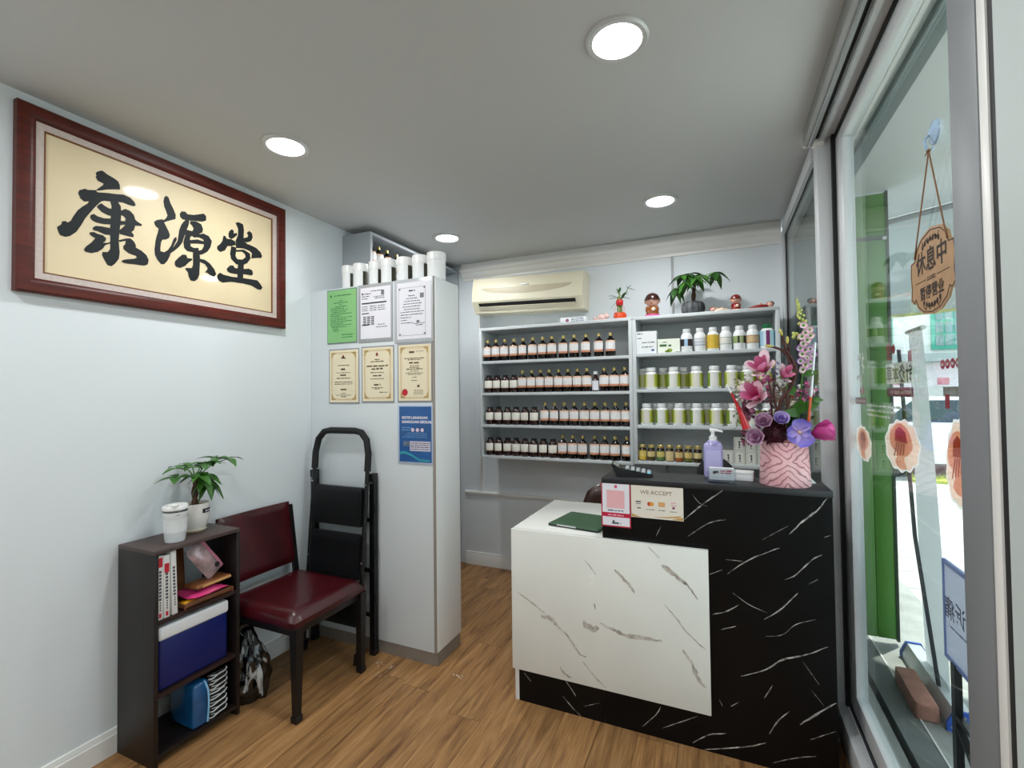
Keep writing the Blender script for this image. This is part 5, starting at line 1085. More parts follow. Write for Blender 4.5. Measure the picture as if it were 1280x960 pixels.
# black plastic bag on the floor, white stripes and glints put into its colour
bg_ = thing('plastic_bag', 'crumpled black plastic bag with white stripes and painted glints on floor beside the bookcase', 'bag', (-2.185, 1.662, 0))
def stripes_glints():
    m = bpy.data.materials.new('black film with white stripes and glints'); m.use_nodes = True; N = m.node_tree.nodes; L = m.node_tree.links; b = N['Principled BSDF']
    tc = N.new('ShaderNodeTexCoord'); mp = N.new('ShaderNodeMapping'); mp.inputs['Scale'].default_value = (14, 14, 3.5); L.new(tc.outputs['Object'], mp.inputs[0])
    n = N.new('ShaderNodeTexNoise'); n.inputs['Scale'].default_value = 1.3; n.inputs['Detail'].default_value = 3; n.inputs['Distortion'].default_value = 1.2; L.new(mp.outputs[0], n.inputs[0])
    c = N.new('ShaderNodeValToRGB'); c.color_ramp.elements[0].position = .58; c.color_ramp.elements[0].color = lin('#08090B'); c.color_ramp.elements[1].position = .64; c.color_ramp.elements[1].color = lin('#B9BDC0'); L.new(n.outputs['Fac'], c.inputs[0]); L.new(c.outputs[0], b.inputs['Base Color'])
    b.inputs['Roughness'].default_value = .18; b.inputs['Coat Weight'].default_value = .6; return m
def bagf(u, v):
    a = 2*PI*v; z = .35*u; r = (.085 if u < .6 else .085*(1-(u-.6)*1.6))*(.85+.15*math.sin(PI*min(1, u*1.6)))
    r *= 1+.10*math.sin(5*a+7*u)+.07*math.sin(9*a-11*u)+.05*math.sin(14*a+20*u)
    if u > .995: r *= .1
    return Vector((r*math.cos(a)-.02*u, 1.05*r*math.sin(a)-.02*u, z))
bm = surf(new(), bagf, 22, 40); bmesh.ops.remove_doubles(bm, verts=bm.verts[:], dist=1e-4)
obj('film', bm, stripes_glints(), bg_, smooth=30)
bm = new(); surf(bm, lambda u, v: Vector((.035*math.cos(2*PI*v)*(1+.35*math.sin(6*PI*v))*(1-.3*u)-.04, .045*math.sin(2*PI*v)-.025, .27+.09*u)), 6, 26); obj('knot', bm, mat('black film', '#111214', .25, coat=.4), bg_)

# ---------------------------------------------------------------- side chair
sc_ = thing('side_chair', 'black framed chair with dark red leather seat and backrest by bookcase', 'chair', (-2.04, 1.82, 0))
M_LEA = mat('oxblood leather', '#4A0C14', .3, var=.45, vs=7, coat=.25, bump=.15, bs=120); M_LEG = mat('black chair frame', '#0F0E0F', .38)
SY0, SY1 = 1.585, 2.055
def seat():
    bm = new(); n = 12
    x0, x1, y0, y1 = -2.30, -1.80, SY0, SY1
    def top(u, v):
        x = x0+(x1-x0)*u; y = y0+(y1-y0)*v; e = min(1, (min(u, 1-u)*(x1-x0)/.03))**.5*min(1, (min(v, 1-v)*(y1-y0)/.03))**.5
        return Vector((x, y, .455+.04*e-.012*math.sin(PI*u)*math.sin(PI*v)+(-.012 if u > .94 else 0)))
    surf(bm, top, 20, 18); surf(bm, lambda u, v: Vector((x0+(x1-x0)*u, y0+(y1-y0)*v, .43)), 20, 18)
    for (a, b_) in (((x0, y0), (x1, y0)), ((x1, y0), (x1, y1)), ((x1, y1), (x0, y1)), ((x0, y1), (x0, y0))):
        surf(bm, lambda u, v: Vector((a[0]+(b_[0]-a[0])*u, a[1]+(b_[1]-a[1])*u, .43+.025*v)), 20 if a[1] == b_[1] else 18, 1)
    bmesh.ops.remove_doubles(bm, verts=bm.verts[:], dist=2e-4); return bm
st = wobj('seat', seat(), M_LEA, sc_, smooth=60)
wobj('seat_frame', box(new(), -2.30, SY0+.008, .39, -1.812, SY1-.008, .432, .004), M_LEG, sc_)
bm = new(); P = [(SY0+.008, .432), (SY0+.05, .405)]; 
def back(u, v):
    y = SY0+(SY1-.025-SY0)*u; z = .535+.345*v; b_ = .014*math.sin(PI*u); return y, z, b_
bm = new()
for s in (1, -1): surf(bm, lambda u, v: Vector((-2.295-.055*v+.014*back(u, v)[2]/.014*0+s*.016*min(1, min(u, 1-u)*14, min(v, 1-v)*12)**.5-.010*math.sin(PI*u), back(u, v)[0], back(u, v)[1])), 20, 14)
bmesh.ops.remove_doubles(bm, verts=bm.verts[:], dist=2e-4); wobj('backrest', bm, M_LEA, sc_, smooth=60)
for y in (SY0+.022, SY1-.022):
    bm = new(); bar(bm, (-2.29, y, .0), (-2.285, y, .45), .036, .036, (1, 0, 0)); wobj('leg', bm, M_LEG, sc_)
    bm = new(); bar(bm, (-2.29, y, .43), (-2.352, y, .86), .030, .022, (1, 0, 0)); wobj('back_post', bm, M_LEG, sc_)
    bm = new(); pr = [bm.verts.new((-1.812+sx*w_, y+sy*w_, z)) for z, w_ in ((0, .016), (.02, .014), (.43, .022)) for sx, sy in ((-1, -1), (1, -1), (1, 1), (-1, 1))]
    for r in (0, 4):
        for k in range(4): bm.faces.new((pr[r+k], pr[r+(k+1) % 4], pr[r+4+(k+1) % 4], pr[r+4+k]))
    bm.faces.new(pr[0:4][::-1]); bm.faces.new(pr[8:12]); lg = wobj('leg', bm, M_LEG, sc_)
    wobj('foot_cap', box(new(), -1.832, y-.019, 0, -1.793, y+.019, .03, .003), M_BP, lg)

# ---------------------------------------------------------------- folded step ladder
ld = thing('step_ladder', 'folded black three step ladder with loop handle leaning on the tall cabinet', 'ladder', (-2.08, 2.16, 0))
LX0, LX1 = -2.285, -1.876
def ly(z): return 2.075+.085*z  # front frame leans towards the cabinet
def lp(x, z, off=0): return Vector((x, ly(z)+off, z))
ins = .0
pts = [lp(LX0+.0, .02), lp(LX0, .7), lp(LX0+.0, 1.16), lp(LX0+.018, 1.24), lp(LX0+.06, 1.283), lp(LX0+.11, 1.292), lp(LX1-.11, 1.292), lp(LX1-.06, 1.283), lp(LX1-.018, 1.24), lp(LX1, 1.16), lp(LX1, .7), lp(LX1, .02)]
bm = new(); tube(bm, pts[:3], .0125, 10); wobj('rail', bm, M_BS, ld); bm = new(); tube(bm, pts[9:], .0125, 10); wobj('rail', bm, M_BS, ld)
bm = new(); tube(bm, [lp(LX0, 1.06)]+pts[2:10]+[lp(LX1, 1.06)], .0195, 12); wobj('foam_handle', bm, mat('black foam', '#101112', .75), ld)
for x, s in ((LX0-.036, -1), (LX1+.014, 1)):
    bm = new(); bar(bm, (x, 2.198, .0), (x, 2.2, 1.03), .034, .034, (0, 1, 0)); rl = wobj('rear_rail', bm, M_BS, ld)
    bm = new(); box(bm, x-.019, 2.178, 0, x+.019, 2.219, .035, .004); wobj('foot_cap', bm, M_BP, rl)
    bm = new(); box(bm, x-.019, 2.178, 1.0, x+.019, 2.218, 1.045, .004); wobj('end_cap', bm, M_BP, rl)
    bm = new(); cyl(bm, (x-.010, 2.186, .99), .006, .020, 10, 'X'); xf = LX0 if s < 0 else LX1; cyl(bm, (xf, ly(.55)-.016, .55), .006, .006, 10, 'Y'); cyl(bm, (xf, ly(.99)-.016, .985), .006, .006, 10, 'Y'); wobj('rivet', bm, M_STEEL, ld)
    for z in (.30, .56, .82): wobj('hinge_block', box(new(), x-.006+.017*s, 2.190, z, x+.006+.017*s, 2.212, z+.045, .003), M_BP, rl)
    bm = new(); bar(bm, (xf, ly(.1), .06), (xf, ly(.0), 0), .03, .034, (0, 1, 0)); wobj('rail_foot', bm, M_BP, ld)
for k, (z0, z1) in enumerate(((.745, .965), (.455, .70), (.20, .41))):
    bm = new(); y0, y1 = ly(z0), ly(z1); prism(bm, [(LX0+.02, y0-.014, z0), (LX1-.02, y0-.014, z0), (LX1-.02, y1-.020, z1-.01), (LX1-.03, y1-.016, z1), (LX0+.03, y1-.016, z1), (LX0+.02, y1-.020, z1-.01)], (0, .026, 0)); stp = wobj('step', bm, mat('black ribbed step', '#0F1114', .5), ld)
    bm = new()
    for j in range(14):
        z = z0+.025+(z1-z0-.05)*j/13; bar(bm, (LX0+.035, ly(z)-.0185-.004*(z-z0)/(z1-z0), z), (LX1-.035, ly(z)-.0185-.004*(z-z0)/(z1-z0), z), .006, .004, (0, 1, 0))
    wobj('tread_rib', bm, mat('black ribbed step', '#0F1114', .5), stp, kind='stuff')
    bm = new(); bar(bm, (LX0-.03, 2.185, z0+.03), (LX1+.03, 2.185, z0+.03), .012, .02); wobj('cross_bar', bm, M_BS, ld)

# ---------------------------------------------------------------- office chairs behind the counter
def office_chair(label, x, y, rz, ztop, m, w_=.24, tp=.25):
    t = thing('office_chair', label, 'chair', (x, y, 0), rz)
    obj('seat', box(new(), -.23, -.22, .44, .23, .22, .52, .03, 3), m, t)
    def bk(u, v, s): a = (u-.5)*2; return Vector((a*w_*(1-tp*v*v), .22+.04*a*a*-1+s*.03*min(1, min(u, 1-u)*8, min(v, 1-v)*8)**.5+.04*v, .54+(ztop-.54)*v-(.07*abs(a)**2.5)*v))
    bm = surf(new(), lambda u, v: bk(u, v, 1), 14, 12); surf(bm, lambda u, v: bk(u, v, -1), 14, 12); bmesh.ops.remove_doubles(bm, verts=bm.verts[:], dist=2e-4); obj('backrest', bm, m, t, smooth=60)
    bm = new(); bar(bm, (0, .12, .43), (0, .26, .45), .06, .02); bar(bm, (0, .26, .44), (0, .27, .70), .05, .015, (0, 1, 0)); obj('bracket', bm, M_BP, t)
    bm = cyl(new(), (0, 0, .10), .025, .34, 14); obj('gas_column', bm, M_BS, t)
    for k in range(5):
        a = 2*PI*k/5; bm = new(); bar(bm, (0, 0, .11), (.27*math.cos(a), .27*math.sin(a), .075), .04, .03); lg = obj('base_arm', bm, M_BP, t); bm = cyl(new(), (.27*math.cos(a)-.02, .27*math.sin(a), .028), .028, .04, 14, 'X'); obj('caster', bm, M_BP, lg)
office_chair('dark brown leather chair top showing behind the white marble desk', -.70, 3.0, -.1, .885, mat('brown leather', '#3A1F15', .35, var=.3, vs=10, coat=.2))
office_chair('black chair back just showing behind the lavender bottle', -.02, 3.08, .05, 1.075, mat('black mesh fabric', '#121315', .8), .13, .15)

# ---------------------------------------------------------------- things stuck to and hung on the glass door
XG = .4928   # inner face of the door glass
cs = thing('hanging_sign', 'wooden closed sign with Chinese lettering hanging on cord from the glass door', 'sign', (.486, 1.48, 1.79))
def sgn(y, z): return (y-1.48, z-1.79)
base = [(-.136, -.05), (-.118, -.062), (-.105, -.055), (-.09, -.078), (-.05, -.098), (0, -.104), (.05, -.098), (.09, -.078), (.105, -.055), (.118, -.062), (.136, -.05), (.131, -.02), (.136, .02), (.131, .05), (.105, .052), (.095, .075), (.06, .100), (0, .112), (-.06, .100), (-.095, .075), (-.105, .052), (-.131, .05), (-.136, .02), (-.131, -.02)]
M_KRA = mat('kraft wood board', '#AC8862', .6, var=.12, vs=30)
bm = prism(new(), [(0, a, b_) for a, b_ in base], (.005, 0, 0)); obj('board', bm, M_KRA, cs, smooth=0)
M_BRN = mat('dark brown engraving', '#2A1C14', .7); o = Vector((-.0006, 0, 0)); SU, SV = Vector((0, -1, 0)), V
bm = new()
sp = smoothpts([(0, a*.95, b_*.94) for a, b_ in base+[base[0]]], 1)
for A, B in zip(sp, sp[1:]):
    bar(bm, (-.0004, A.y, A.z), (-.0004, B.y, B.z), .0022, .0006, (1, 0, 0))
obj('border_line', bm, M_BRN, cs, smooth=0)
bm = new(); write(bm, '休息中', o+V*.012, SU, SV, .062, .0012); write(bm, '暂停营业', o-V*.058, SU, SV, .036, .0008); obj('lettering', bm, M_BRN, cs, smooth=0)
bm = new(); write(bm, 'CLOSED', o-V*.017, SU, SV, .014, .0002); bar(bm, o+SU*-.10-V*.012, o+SU*-.035-V*.012, .001, .0006, (1, 0, 0)); bar(bm, o+SU*.035-V*.012, o+SU*.10-V*.012, .001, .0006, (1, 0, 0)); obj('small_lettering', bm, M_BRN, cs, smooth=0)
bm = new()
for s in (1, -1):
    for k in range(7):
        a = -.048+k*.016; zz = s*(.084-.0012*(k-3)**2)-(0 if s > 0 else -.004); disc(bm, o+V*zz, SU, SV, a, 0, .0055, 10, .007)
    for k in range(8):
        a = -.046+k*.013; ang = PI/4*(1 if k % 2 else -1); zz = s*.082; uu = SU*math.cos(ang)+SV*math.sin(ang); bm.faces.new([bm.verts.new(o+SU*a+V*zz+uu*q[0]+Vector((0, -uu.z, uu.y))*q[1]) for q in ((-.014, 0), (0, .002), (.014, 0), (0, -.002))])
obj('ornament', bm, M_BRN, cs, smooth=0)
hk = thing('suction_hook', 'clear blue suction cup hook on the glass door above the wooden sign', 'hook', (.4915, 1.449, 2.124))
obj('cup', lathe(new(), [(.030, 0), (.028, -.004), (.012, -.010), (.006, -.013), (0, -.014)], n=24, axis='X'), mat('blue clear vinyl', '#9FB9D2', .15, coat=.5), hk)
bm = tube(new(), smoothpts([(-.012, 0, -.005), (-.020, 0, -.016), (-.018, 0, -.036), (-.010, 0, -.044), (-.004, 0, -.038)], 3), .003, 6); obj('hook', bm, mat('blue clear vinyl', '#9FB9D2', .15, coat=.5), hk)
co = thing('sign_cord', 'thin brown cord holding the wooden sign up to the hook', 'cord', (.478, 1.449, 2.08))
bm = new(); K = Vector((.0, 0, 0))
tube(bm, [K, (.006, 1.578-1.449, 1.845-2.08)], .0017, 6); tube(bm, [K, (.006, 1.382-1.449, 1.845-2.08)], .0017, 6); ell(bm, (0, 0, 0), (.005, .007, .004), 8); tube(bm, [(0, 0, 0), (0, .022, -.002)], .0015, 6); obj('cord', bm, mat('jute cord', '#7A5638', .8), co)

XO = .4995
def decal(name, label, cat, y, z, group=None): return thing(name, label, cat, (XO, y, z), 0, group)
DU, DV = Vector((0, 1, 0)), Vector((0, 0, 1))       # lettering faces the street
M_DRED = mat('red vinyl', '#B0203A', .5); M_DWHT = mat('white vinyl', '#EDE6DC', .5); M_DMAR = mat('maroon vinyl', '#7A2A34', .5); M_DDK = mat('dark vinyl', '#33201E', .5)
OX = Vector((.0008, 0, 0))
t = decal('window_lettering', 'dark Chinese treatment lettering on white strip stuck on door glass', 'lettering', 1.78, 1.548)
bm = new(); box(bm, 0, -.115, -.03, .0006, .115, .034); obj('strip', bm, M_DWHT, t, smooth=0); bm = new(); write(bm, '针灸本草', OX-DV*.020, DU, DV, .056, .0012); obj('lettering', bm, M_DDK, t, smooth=0)
bm = new(); write(bm, '针灸本草', -OX*.4-DV*.020, DU, DV, .056, .0012); obj('lettering_back', bm, M_DDK, t, smooth=0)
t = decal('window_lettering', 'maroon bar with pale lettering below Chinese strip on door glass', 'lettering', 1.78, 1.492)
obj('bar', box(new(), 0, -.113, -.014, .0006, .113, .014), M_DMAR, t, smooth=0); bm = new(); words(bm, -OX*.3, DU, DV, -.095, .095, -.006, .012); obj('lettering', bm, mat('pale pink vinyl', '#D9A6A6', .5), t, smooth=0)
t = decal('window_lettering', 'small red crest lettering above Chinese strip on the door glass', 'lettering', 1.865, 1.618)
bm = new(); write(bm, '堂', -OX*.2-DV*.02, DU, DV, .060, .001); disc(bm, Vector((0, 0, 0)), DU, DV, -.045, .008, .016, 10); obj('lettering', bm, M_DRED, t, smooth=0)
t = decal('window_lettering', 'small red square tag high on the door glass', 'lettering', 1.686, 1.595)
obj('tag', box(new(), 0, -.013, -.016, .0006, .013, .016), M_DRED, t, smooth=0)
t = decal('window_lettering', 'white brush script with red dots near the far edge of door glass', 'lettering', 2.19, 1.56)
bm = new(); write(bm, '拔', Vector((0, .0, .0)), DU, DV, .095, .002); write(bm, '罐', Vector((0, .03, -.075)), DU, DV, .085, .002); obj('lettering', bm, M_DWHT, t, smooth=0)
bm = new(); disc(bm, (-.0004, 0, 0), DU, DV, -.02, -.062, .014, 12); disc(bm, (-.0004, 0, 0), DU, DV, .012, -.064, .012, 12); disc(bm, (-.0004, 0, 0), DU, DV, .11, .05, .012, 10, .022); obj('dots', bm, M_DRED, t, smooth=0)
t = decal('window_lettering', 'maroon bar with pale lettering under white script on door glass', 'lettering', 2.20, 1.458)
obj('bar', box(new(), 0, -.07, -.013, .0006, .085, .013), M_DMAR, t, smooth=0); bm = new(); words(bm, -OX*.3, DU, DV, -.06, .075, -.005, .010); obj('lettering', bm, mat('pale pink vinyl', '#D9A6A6', .5), t, smooth=0)
t = decal('window_lettering', 'white small print lines on the door glass above massage picture stickers', 'lettering', 1.95, 1.44)
bm = new()
for k in range(3): words(bm, Vector((0, 0, 0)), DU, DV, -.18+.05*k, .18, -k*.017, .008)
obj('text_lines', bm, M_DWHT, t, smooth=0)
for k in range(4):
    t = decal('window_dot', 'red round lettering dot on door glass, %s from the far end of the row' % ORD[k], 'lettering', 1.472-k*.027, 1.560, 'red dots on the door glass')
    obj('dot', lathe(new(), [(0, 0), (.012, 0), (.012, .0006), (0, .0006)], n=16, axis='X'), M_DRED, t, smooth=0); obj('lettering', words(new(), Vector((-.0004, 0, 0)), DU, DV, -.006, .006, -.004, .008), M_DWHT, t, smooth=0)
t = decal('window_lettering', 'small dark red tag low on the near door glass', 'lettering', 1.452, 1.47)
obj('tag', box(new(), 0, -.012, -.017, .0006, .012, .017), M_DRED, t, smooth=0)
M_SK1 = film('print skin tone', '#F0B498'); M_SK2 = film('print shadow skin', '#B86A50'); M_PBK = film('print light skin', '#FAD4C0'); M_SCAL = film('white sticker edge', '#F6F2EE')
def sticker(label, y, z, ry, rz_, seed):
    R = random.Random(seed); t = decal('massage_sticker', label, 'sticker', y, z, 'massage picture stickers on the door glass'); n = 44
    def outline(k): a = 2*PI*k/n; sc = 1+.05*math.sin(11*a)+.12*math.sin(2*a+seed); return Vector((0, ry*sc*math.cos(a), rz_*sc*math.sin(a)))
    bm = new(); O = [bm.verts.new(outline(k)) for k in range(n)]; I = [bm.verts.new(outline(k)*.93) for k in range(n)]
    for k in range(n): bm.faces.new((O[k], O[(k+1) % n], I[(k+1) % n], I[k]))
    obj('edge', bm, M_SCAL, t, smooth=0)
    bm = new()
    for x in (-.0002,): bm.faces.new([bm.verts.new(outline(k)*.93+Vector((x, 0, 0))) for k in range(n)])
    bm.normal_update(); bmesh.ops.triangulate(bm, faces=bm.faces[:]); obj('picture', bm, M_PBK, t, smooth=0)
    for x in (-.0006,):
        bm = new(); P = [(-.85, .05), (-.6, .55), (-.1, .85), (.45, .75), (.85, .35), (.8, -.1), (.3, -.35), (.5, -.7), (.1, -.88), (-.35, -.8), (-.2, -.45), (-.55, -.25)]
        P = [(p.x, p.y) for p in smoothpts([(a, b_, 0) for a, b_ in P+[P[0]]], 3)[:-1]]
        f = bm.faces.new([bm.verts.new((x, a*ry*.86, b_*rz_*.9)) for a, b_ in P]); f.normal_update(); bmesh.ops.triangulate(bm, faces=[f]); obj('shoulder_print', bm, M_SK1, t, smooth=0)
        bm = new()
        for q in range(4): a = -.25+q*.14; P = [(a, .1), (a+.1, .1), (a+.16+.06*q, -.28-.05*q), (a+.08+.06*q, -.30-.05*q)]; bm.faces.new([bm.verts.new((x*1.4, u_*ry, v_*rz_)) for u_, v_ in P])
        bm.faces.new([bm.verts.new((x*1.4, u_*ry, v_*rz_)) for u_, v_ in ((-.4, .12), (.4, .12), (.34, .5), (.05, .66), (-.3, .5))]); obj('hand_print', bm, M_SK2, t, smooth=0)
sticker('scalloped massage photo sticker near the far edge of door glass', 2.185, 1.297, .095, .072, 1)
sticker('large scalloped massage photo sticker in middle of the door glass', 1.775, 1.33, .135, .088, 2)
sticker('scalloped massage photo sticker partly behind the near door stile', 1.40, 1.33, .075, .095, 4)

# ---------------------------------------------------------------- walkway outside
M_CON = mat('grey concrete', '#A6A7A2', .8, var=.25, vs=6, bump=.3, bs=40); M_CON2 = mat('dark cement', '#7A7E7B', .8, var=.3, vs=5, bump=.3, bs=40)
pv = struct('pavement', box(new(), .47, -3, -.12, .675, 6, -.012), M_CON)
struct('pavement_step', box(new(), .70, -3, -.12, .805, 6, .0), M_CON2)
struct('drain_channel', box(new(), .675, -3, -.12, .70, 6, -.06), M_BLACK)
struct('pavement_outer', box(new(), .812, -3, -.12, 1.28, 6, -.005), M_CON)
struct('kerb_line', box(new(), .805, -3, -.12, .812, 6, .003), M_TRIM)
M_ROAD = mat('pale road paving', '#B9B8B4', .8, var=.15, vs=2.5, bump=.2, bs=20)
struct('road', box(new(), 1.28, -8, -.20, 40, 40, -.08), M_ROAD)
pvn = struct('paving_joints'); bm = new()
for k in range(26): y = 2.2+k*.42; box(bm, 1.28, y, -.08, 9, y+.012, -.0785)
obj('joint', bm, mat('grey joint', '#97978F', .9), pvn, smooth=0, kind='stuff')
struct('arcade_ceiling', prism(new(), [(.62, -3, 2.70), (2.6, -3, 2.70), (2.6, 3.05, 2.70), (.93, 4.2, 2.70), (.62, 4.2, 2.70)], (0, 0, .12)), M_CEIL)
struct('lintel', box(new(), .60, -.25, 2.60, .66, 3.7, 2.70), mat('dark teal lintel', '#5B6B6C', .6))
bm = new(); box(bm, .53, -.25, 2.63, .60, 3.7, 2.70); box(bm, .53, -.25, 2.615, .55, 3.7, 2.63); box(bm, .565, -.25, 2.62, .58, 3.7, 2.63); struct('door_header_moulding', bm, M_TRIM)
struct('arcade_pillar', box(new(), 2.3, .2, -.08, 2.6, .55, 2.7), M_WALL)
aw = thing('canvas_awning', 'pale grey canvas drop awning with yellow hem across the arcade end', 'awning', (1.75, 3.65, 2.0))
d = Vector((.82, -.57, 0)).normalized(); p0 = Vector((.95, 4.2, 0)); nn = Vector((d.y, -d.x, 0))
bm = new()
def awf(u, v): return p0+d*2.0*u+nn*(.012*math.sin(u*22)*v)+Vector((0, 0, 2.70-.68*v))
surf(bm, awf, 50, 6); wobj('canvas', bm, mat('pale canvas', '#C6CCCE', .8), aw)
bm = new(); surf(bm, lambda u, v: awf(u, .97+.06*v)-nn*.002, 50, 1); wobj('hem', bm, mat('yellow hem', '#D2CF8E', .7), aw)
bm = new(); tube(bm, [p0+Vector((0, 0, 2.68)), p0+d*2.0+Vector((0, 0, 2.68))], .02, 8); wobj('roller', bm, M_ALUG, aw)
gs = thing('green_shutter', 'tall green painted folding shutter at the far end of the walkway', 'shutter', (.75, 3.48, 0))
M_GRN = mat('green paint', '#4F8A2C', .5, var=.15, vs=4)
for k in range(3): wobj('slat', box(new(), .65+k*.0935, 3.46, .03, .65+k*.0935+.091, 3.49, 2.68, .003), M_GRN, gs)
wobj('edge_bar', box(new(), .928, 3.455, .02, .942, 3.50, 2.69), mat('dark green edge', '#22351F', .5), gs)
wobj('hinge_bar', box(new(), .65, 3.445, 2.40, .93, 3.46, 2.42), mat('dark green edge', '#22351F', .5), gs)
bm = new(); cyl(bm, (.915, 3.43, 2.40), .012, .02, 12, 'Y'); wobj('bolt', bm, M_STEEL, gs)
wobj('drop_rod', box(new(), .745, 3.447, .05, .752, 3.46, 1.2), mat('dark green edge', '#22351F', .5), gs)

bk_ = thing('brick', 'rough pinkish concrete brick lying on the walkway near door', 'brick', (.838, 2.885, -.004), -.03)
bm = box(new(), -.041, -.16, 0, .041, .16, .078, .008, 2)
for v in bm.verts: v.co += Vector((rng.uniform(-.003, .003), rng.uniform(-.004, .004), rng.uniform(-.002, .002) if v.co.z > .02 else 0))
obj('block', bm, mat('pink brick', '#B98474', .9, var=.3, vs=14, bump=.6, bs=60), bk_)

rb = thing('banner_stand', 'roll up banner stand with silver base and blue end caps on walkway', 'banner', (.958, 3.0, -.004))
M_SIL = mat('silver casing', '#C3C7C8', .35, .4); RBD = math.radians(8)
rb.rotation_euler = (0, 0, -.02)
bm = prism(new(), [(-.055, -.30, 0), (.055, -.30, 0), (.055, -.30, .03), (.03, -.30, .085), (-.03, -.30, .085), (-.055, -.30, .03)], (0, .62, 0)); obj('casing', bm, M_SIL, rb, smooth=20)
for y, s in ((-.312, 1), (.32, 1)):
    bm = prism(new(), [(-.062, y, 0), (.062, y, 0), (.062, y, .034), (.034, y, .092), (-.034, y, .092), (-.062, y, .034)], (0, .012, 0)); ec = obj('end_cap', bm, mat('blue plastic cap', '#2F57B4', .4), rb, smooth=20)
    bm = new()
    for (a, b_) in ((-.045, .02), (.045, .02), (0, .07)): cyl(bm, (a, y-.002, b_), .006, .003, 8, 'Y')
    obj('screw', bm, M_STEEL, ec)
bm = new(); tube(bm, [(-.02, -.10, .06), (-.055, .05, .75), (-.06, .20, 1.72)], .009, 8); obj('support_pole', bm, mat('dark pole', '#3A3E42', .4, .3), rb)
def ban(u, v): return Vector((.01+.010*math.sin(v*4+u*3), -.13+.27*v-.05*v*u+.30*u*.75, .085+1.74*u))
bm = surf(new(), ban, 14, 6); obj('banner', bm, film('pale banner back', '#D8DCDC', .5), rb)
bm = new(); tube(bm, [ban(1, 0)+Vector((0, -.02, 0)), ban(1, 1)+Vector((0, .02, 0))], .013, 8); obj('top_rail', bm, M_SIL, rb)

ab = thing('display_board', 'white notice board with blue edge on black stand outside door', 'sign', (.76, 2.05, 0))
ab.rotation_euler = (0, 0, 0)
M_BED = mat('lavender edge', '#8E9BDC', .4)
bm = new()
for a in ((-.26, .50, -.243, .865), (.220, .50, .235, .865), (-.243, .50, .220, .517), (-.243, .848, .220, .865)): box(bm, -.006, a[0], a[1], .006, a[2], a[3], .002)
obj('frame', bm, M_BED, ab)
obj('panel', box(new(), -.003, -.245, .515, .003, .222, .85), film('white translucent board', '#E6E6F0', .5), ab, smooth=0)
bm = new(); write(bm, '主诉痛', Vector((-.0036, .10, .665)), Vector((0, 1, 0)), V, .085, .001); obj('lettering', bm, mat('slate lettering', '#50546A', .5), ab, smooth=0)
bm = new(); words(bm, Vector((-.0036, 0, 0)), Vector((0, 1, 0)), V, -.1, .19, .63, .008); obj('text_lines', bm, mat('slate lettering', '#50546A', .5), ab, smooth=0)
for y in (.155, -.20): bm = new(); bar(bm, (.0, y, -.004), (.0, y, .51), .022, .03, (0, 1, 0)); obj('leg', bm, M_BS, ab)
bm = new(); bar(bm, (0, .15, .30), (0, -.19, .10), .016, .02, (1, 0, 0)); bar(bm, (0, .15, .10), (0, -.19, .30), .016, .02, (1, 0, 0)); bar(bm, (0, .15, .33), (0, -.2, .33), .016, .02, (1, 0, 0)); obj('brace', bm, M_BS, ab)
bm = new(); box(bm, -.09, .135, -.004, .09, .165, .02); box(bm, -.09, -.215, -.004, .09, -.185, .02); obj('foot', bm, M_BS, ab)

# ---------------------------------------------------------------- street beyond
M_FAC = mat('white facade', '#E4E4DE', .8); M_TEAL = mat('teal paint', '#3FA58C', .5)
sh = thing('shophouse', 'white shophouse across the street with teal framed upper windows', 'building', (6, 14.2, -.08))
bm = new(); box(bm, .8, 14, -.08, 11, 16, 7.5); wobj('wall', bm, M_FAC, sh)
wobj('roof_band', box(new(), .6, 13.0, 2.1, 11, 14, 2.28), mat('grey ledge', '#9AA5A2', .7), sh)
for x in (3.2, 4.55, 5.9):
    fr = wobj('window', box(new(), x, 13.93, 2.42, x+.62, 14.0, 3.45), M_TEAL, sh)
    for i in range(3):
        for j in range(3): wobj('pane', box(new(), x+.07+i*.17, 13.92, 2.50+j*.30, x+.21+i*.17, 13.95, 2.76+j*.30), mat('dim window pane', '#7E9794', .15), fr)
wobj('signboard', box(new(), 2.2, 13.4, 1.55, 6.2, 13.5, 2.05), mat('white red signboard', '#E9E2E4', .6), sh)
bm = new()
for k in range(9): box(bm, 2.3+k*.43, 13.385, 1.6, 2.5+k*.43, 13.4, 1.75)
wobj('red_stripes', bm, mat('faded red print', '#D98A98', .6), sh, smooth=0, kind='stuff')
for x in (1.6, 4.2, 6.8): wobj('column', box(new(), x, 13.42, -.08, x+.35, 13.8, 2.1), M_FAC, sh)
wobj('shopfront', box(new(), .9, 13.97, -.08, 10, 14.0, 2.1), mat('shop shade', '#B8AFA4', .7, var=.5, vs=1.5), sh)
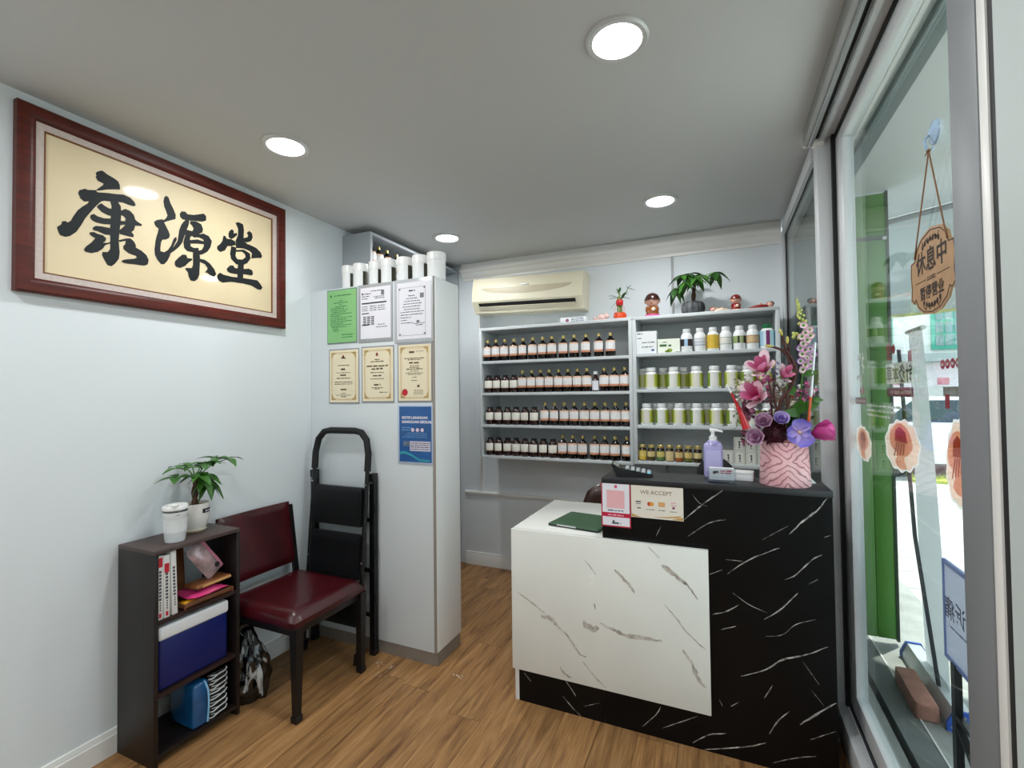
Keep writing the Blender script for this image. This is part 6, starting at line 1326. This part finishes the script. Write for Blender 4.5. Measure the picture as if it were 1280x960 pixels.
def car(label, x, y, rz, m):
    t = thing('car', label, 'car', (x, y, -.08), rz)
    bm = new(); pr = [(-2.0, .25), (2.0, .25), (2.05, .6), (1.9, .85), (1.1, .95), (.6, 1.42), (-1.0, 1.46), (-1.7, .98), (-2.02, .9)]
    prism(bm, [(a, -.8, b_) for a, b_ in pr], (0, 1.6, 0)); obj('body', bm, m, t, smooth=30)
    bm = new(); 
    for y_ in (-.805, .795): prism(bm, [(a, y_, b_) for a, b_ in ((.95, .98), (.55, 1.36), (-.15, 1.38), (-.15, .98))], (0, .01, 0)); prism(bm, [(a, y_, b_) for a, b_ in ((-.22, .98), (-.22, 1.38), (-.95, 1.38), (-1.4, 1.0))], (0, .01, 0))
    prism(bm, [(1.12, -.70, .98), (1.12, .70, .98), (.66, .62, 1.38), (.66, -.62, 1.38)], (.012, 0, .012)); obj('window', bm, mat('car glass', '#33454E', .08), t, smooth=0)
    for a in (-1.3, 1.25):
        for y_ in (-.82, .62): obj('wheel', cyl(new(), (a, y_, .31), .31, .2, 20, 'Y'), M_BLACK, t)
    bm = new()
    for y_ in (-.6, .6): ell(bm, (2.0, y_, .68), (.05, .16, .08), 10)
    obj('headlamp', bm, M_STEEL, t)
car('white parked car across the street seen through glass door', 4.0, 11.6, .15, mat('white car paint', '#E8E9EA', .25, coat=.5))
car('silver parked car farther along the street behind the banner', 8.9, 11.9, .05, mat('silver car paint', '#B6BBC0', .25, .3, coat=.5))
hd = thing('grass_verge', 'strip of yellow green grass verge beside the sunny road', 'grass', (4.2, 10.2, -.08)); 
bm = box(new(), -1.2, -.15, 0, 2.5, .2, .05)
for k in range(500):
    x, y = rng.uniform(-1.2, 2.5), rng.uniform(-.15, .2); leafm(bm, (x, y, .04), (rng.gauss(0, .3), rng.gauss(0, .3), 1), rng.uniform(.06, .14), .012, .2, (0, 1, 0), n=2)
obj('turf', bm, mat('yellow green grass', '#A9B83E', .8, var=.3, vs=20), hd, smooth=0, kind='stuff')
fb = thing('far_building', 'pale building block far along the street', 'building', (0, 22, -.08))
wobj('wall', box(new(), -2, 20, -.08, .6, 24, 9), mat('pale far wall', '#D5D4CC', .8), fb)
for k in range(3): wobj('window', box(new(), -1.6+k*.7, 19.95, 4, -1.15+k*.7, 20.02, 5.4), mat('dim window pane', '#7E9794', .15), fb)
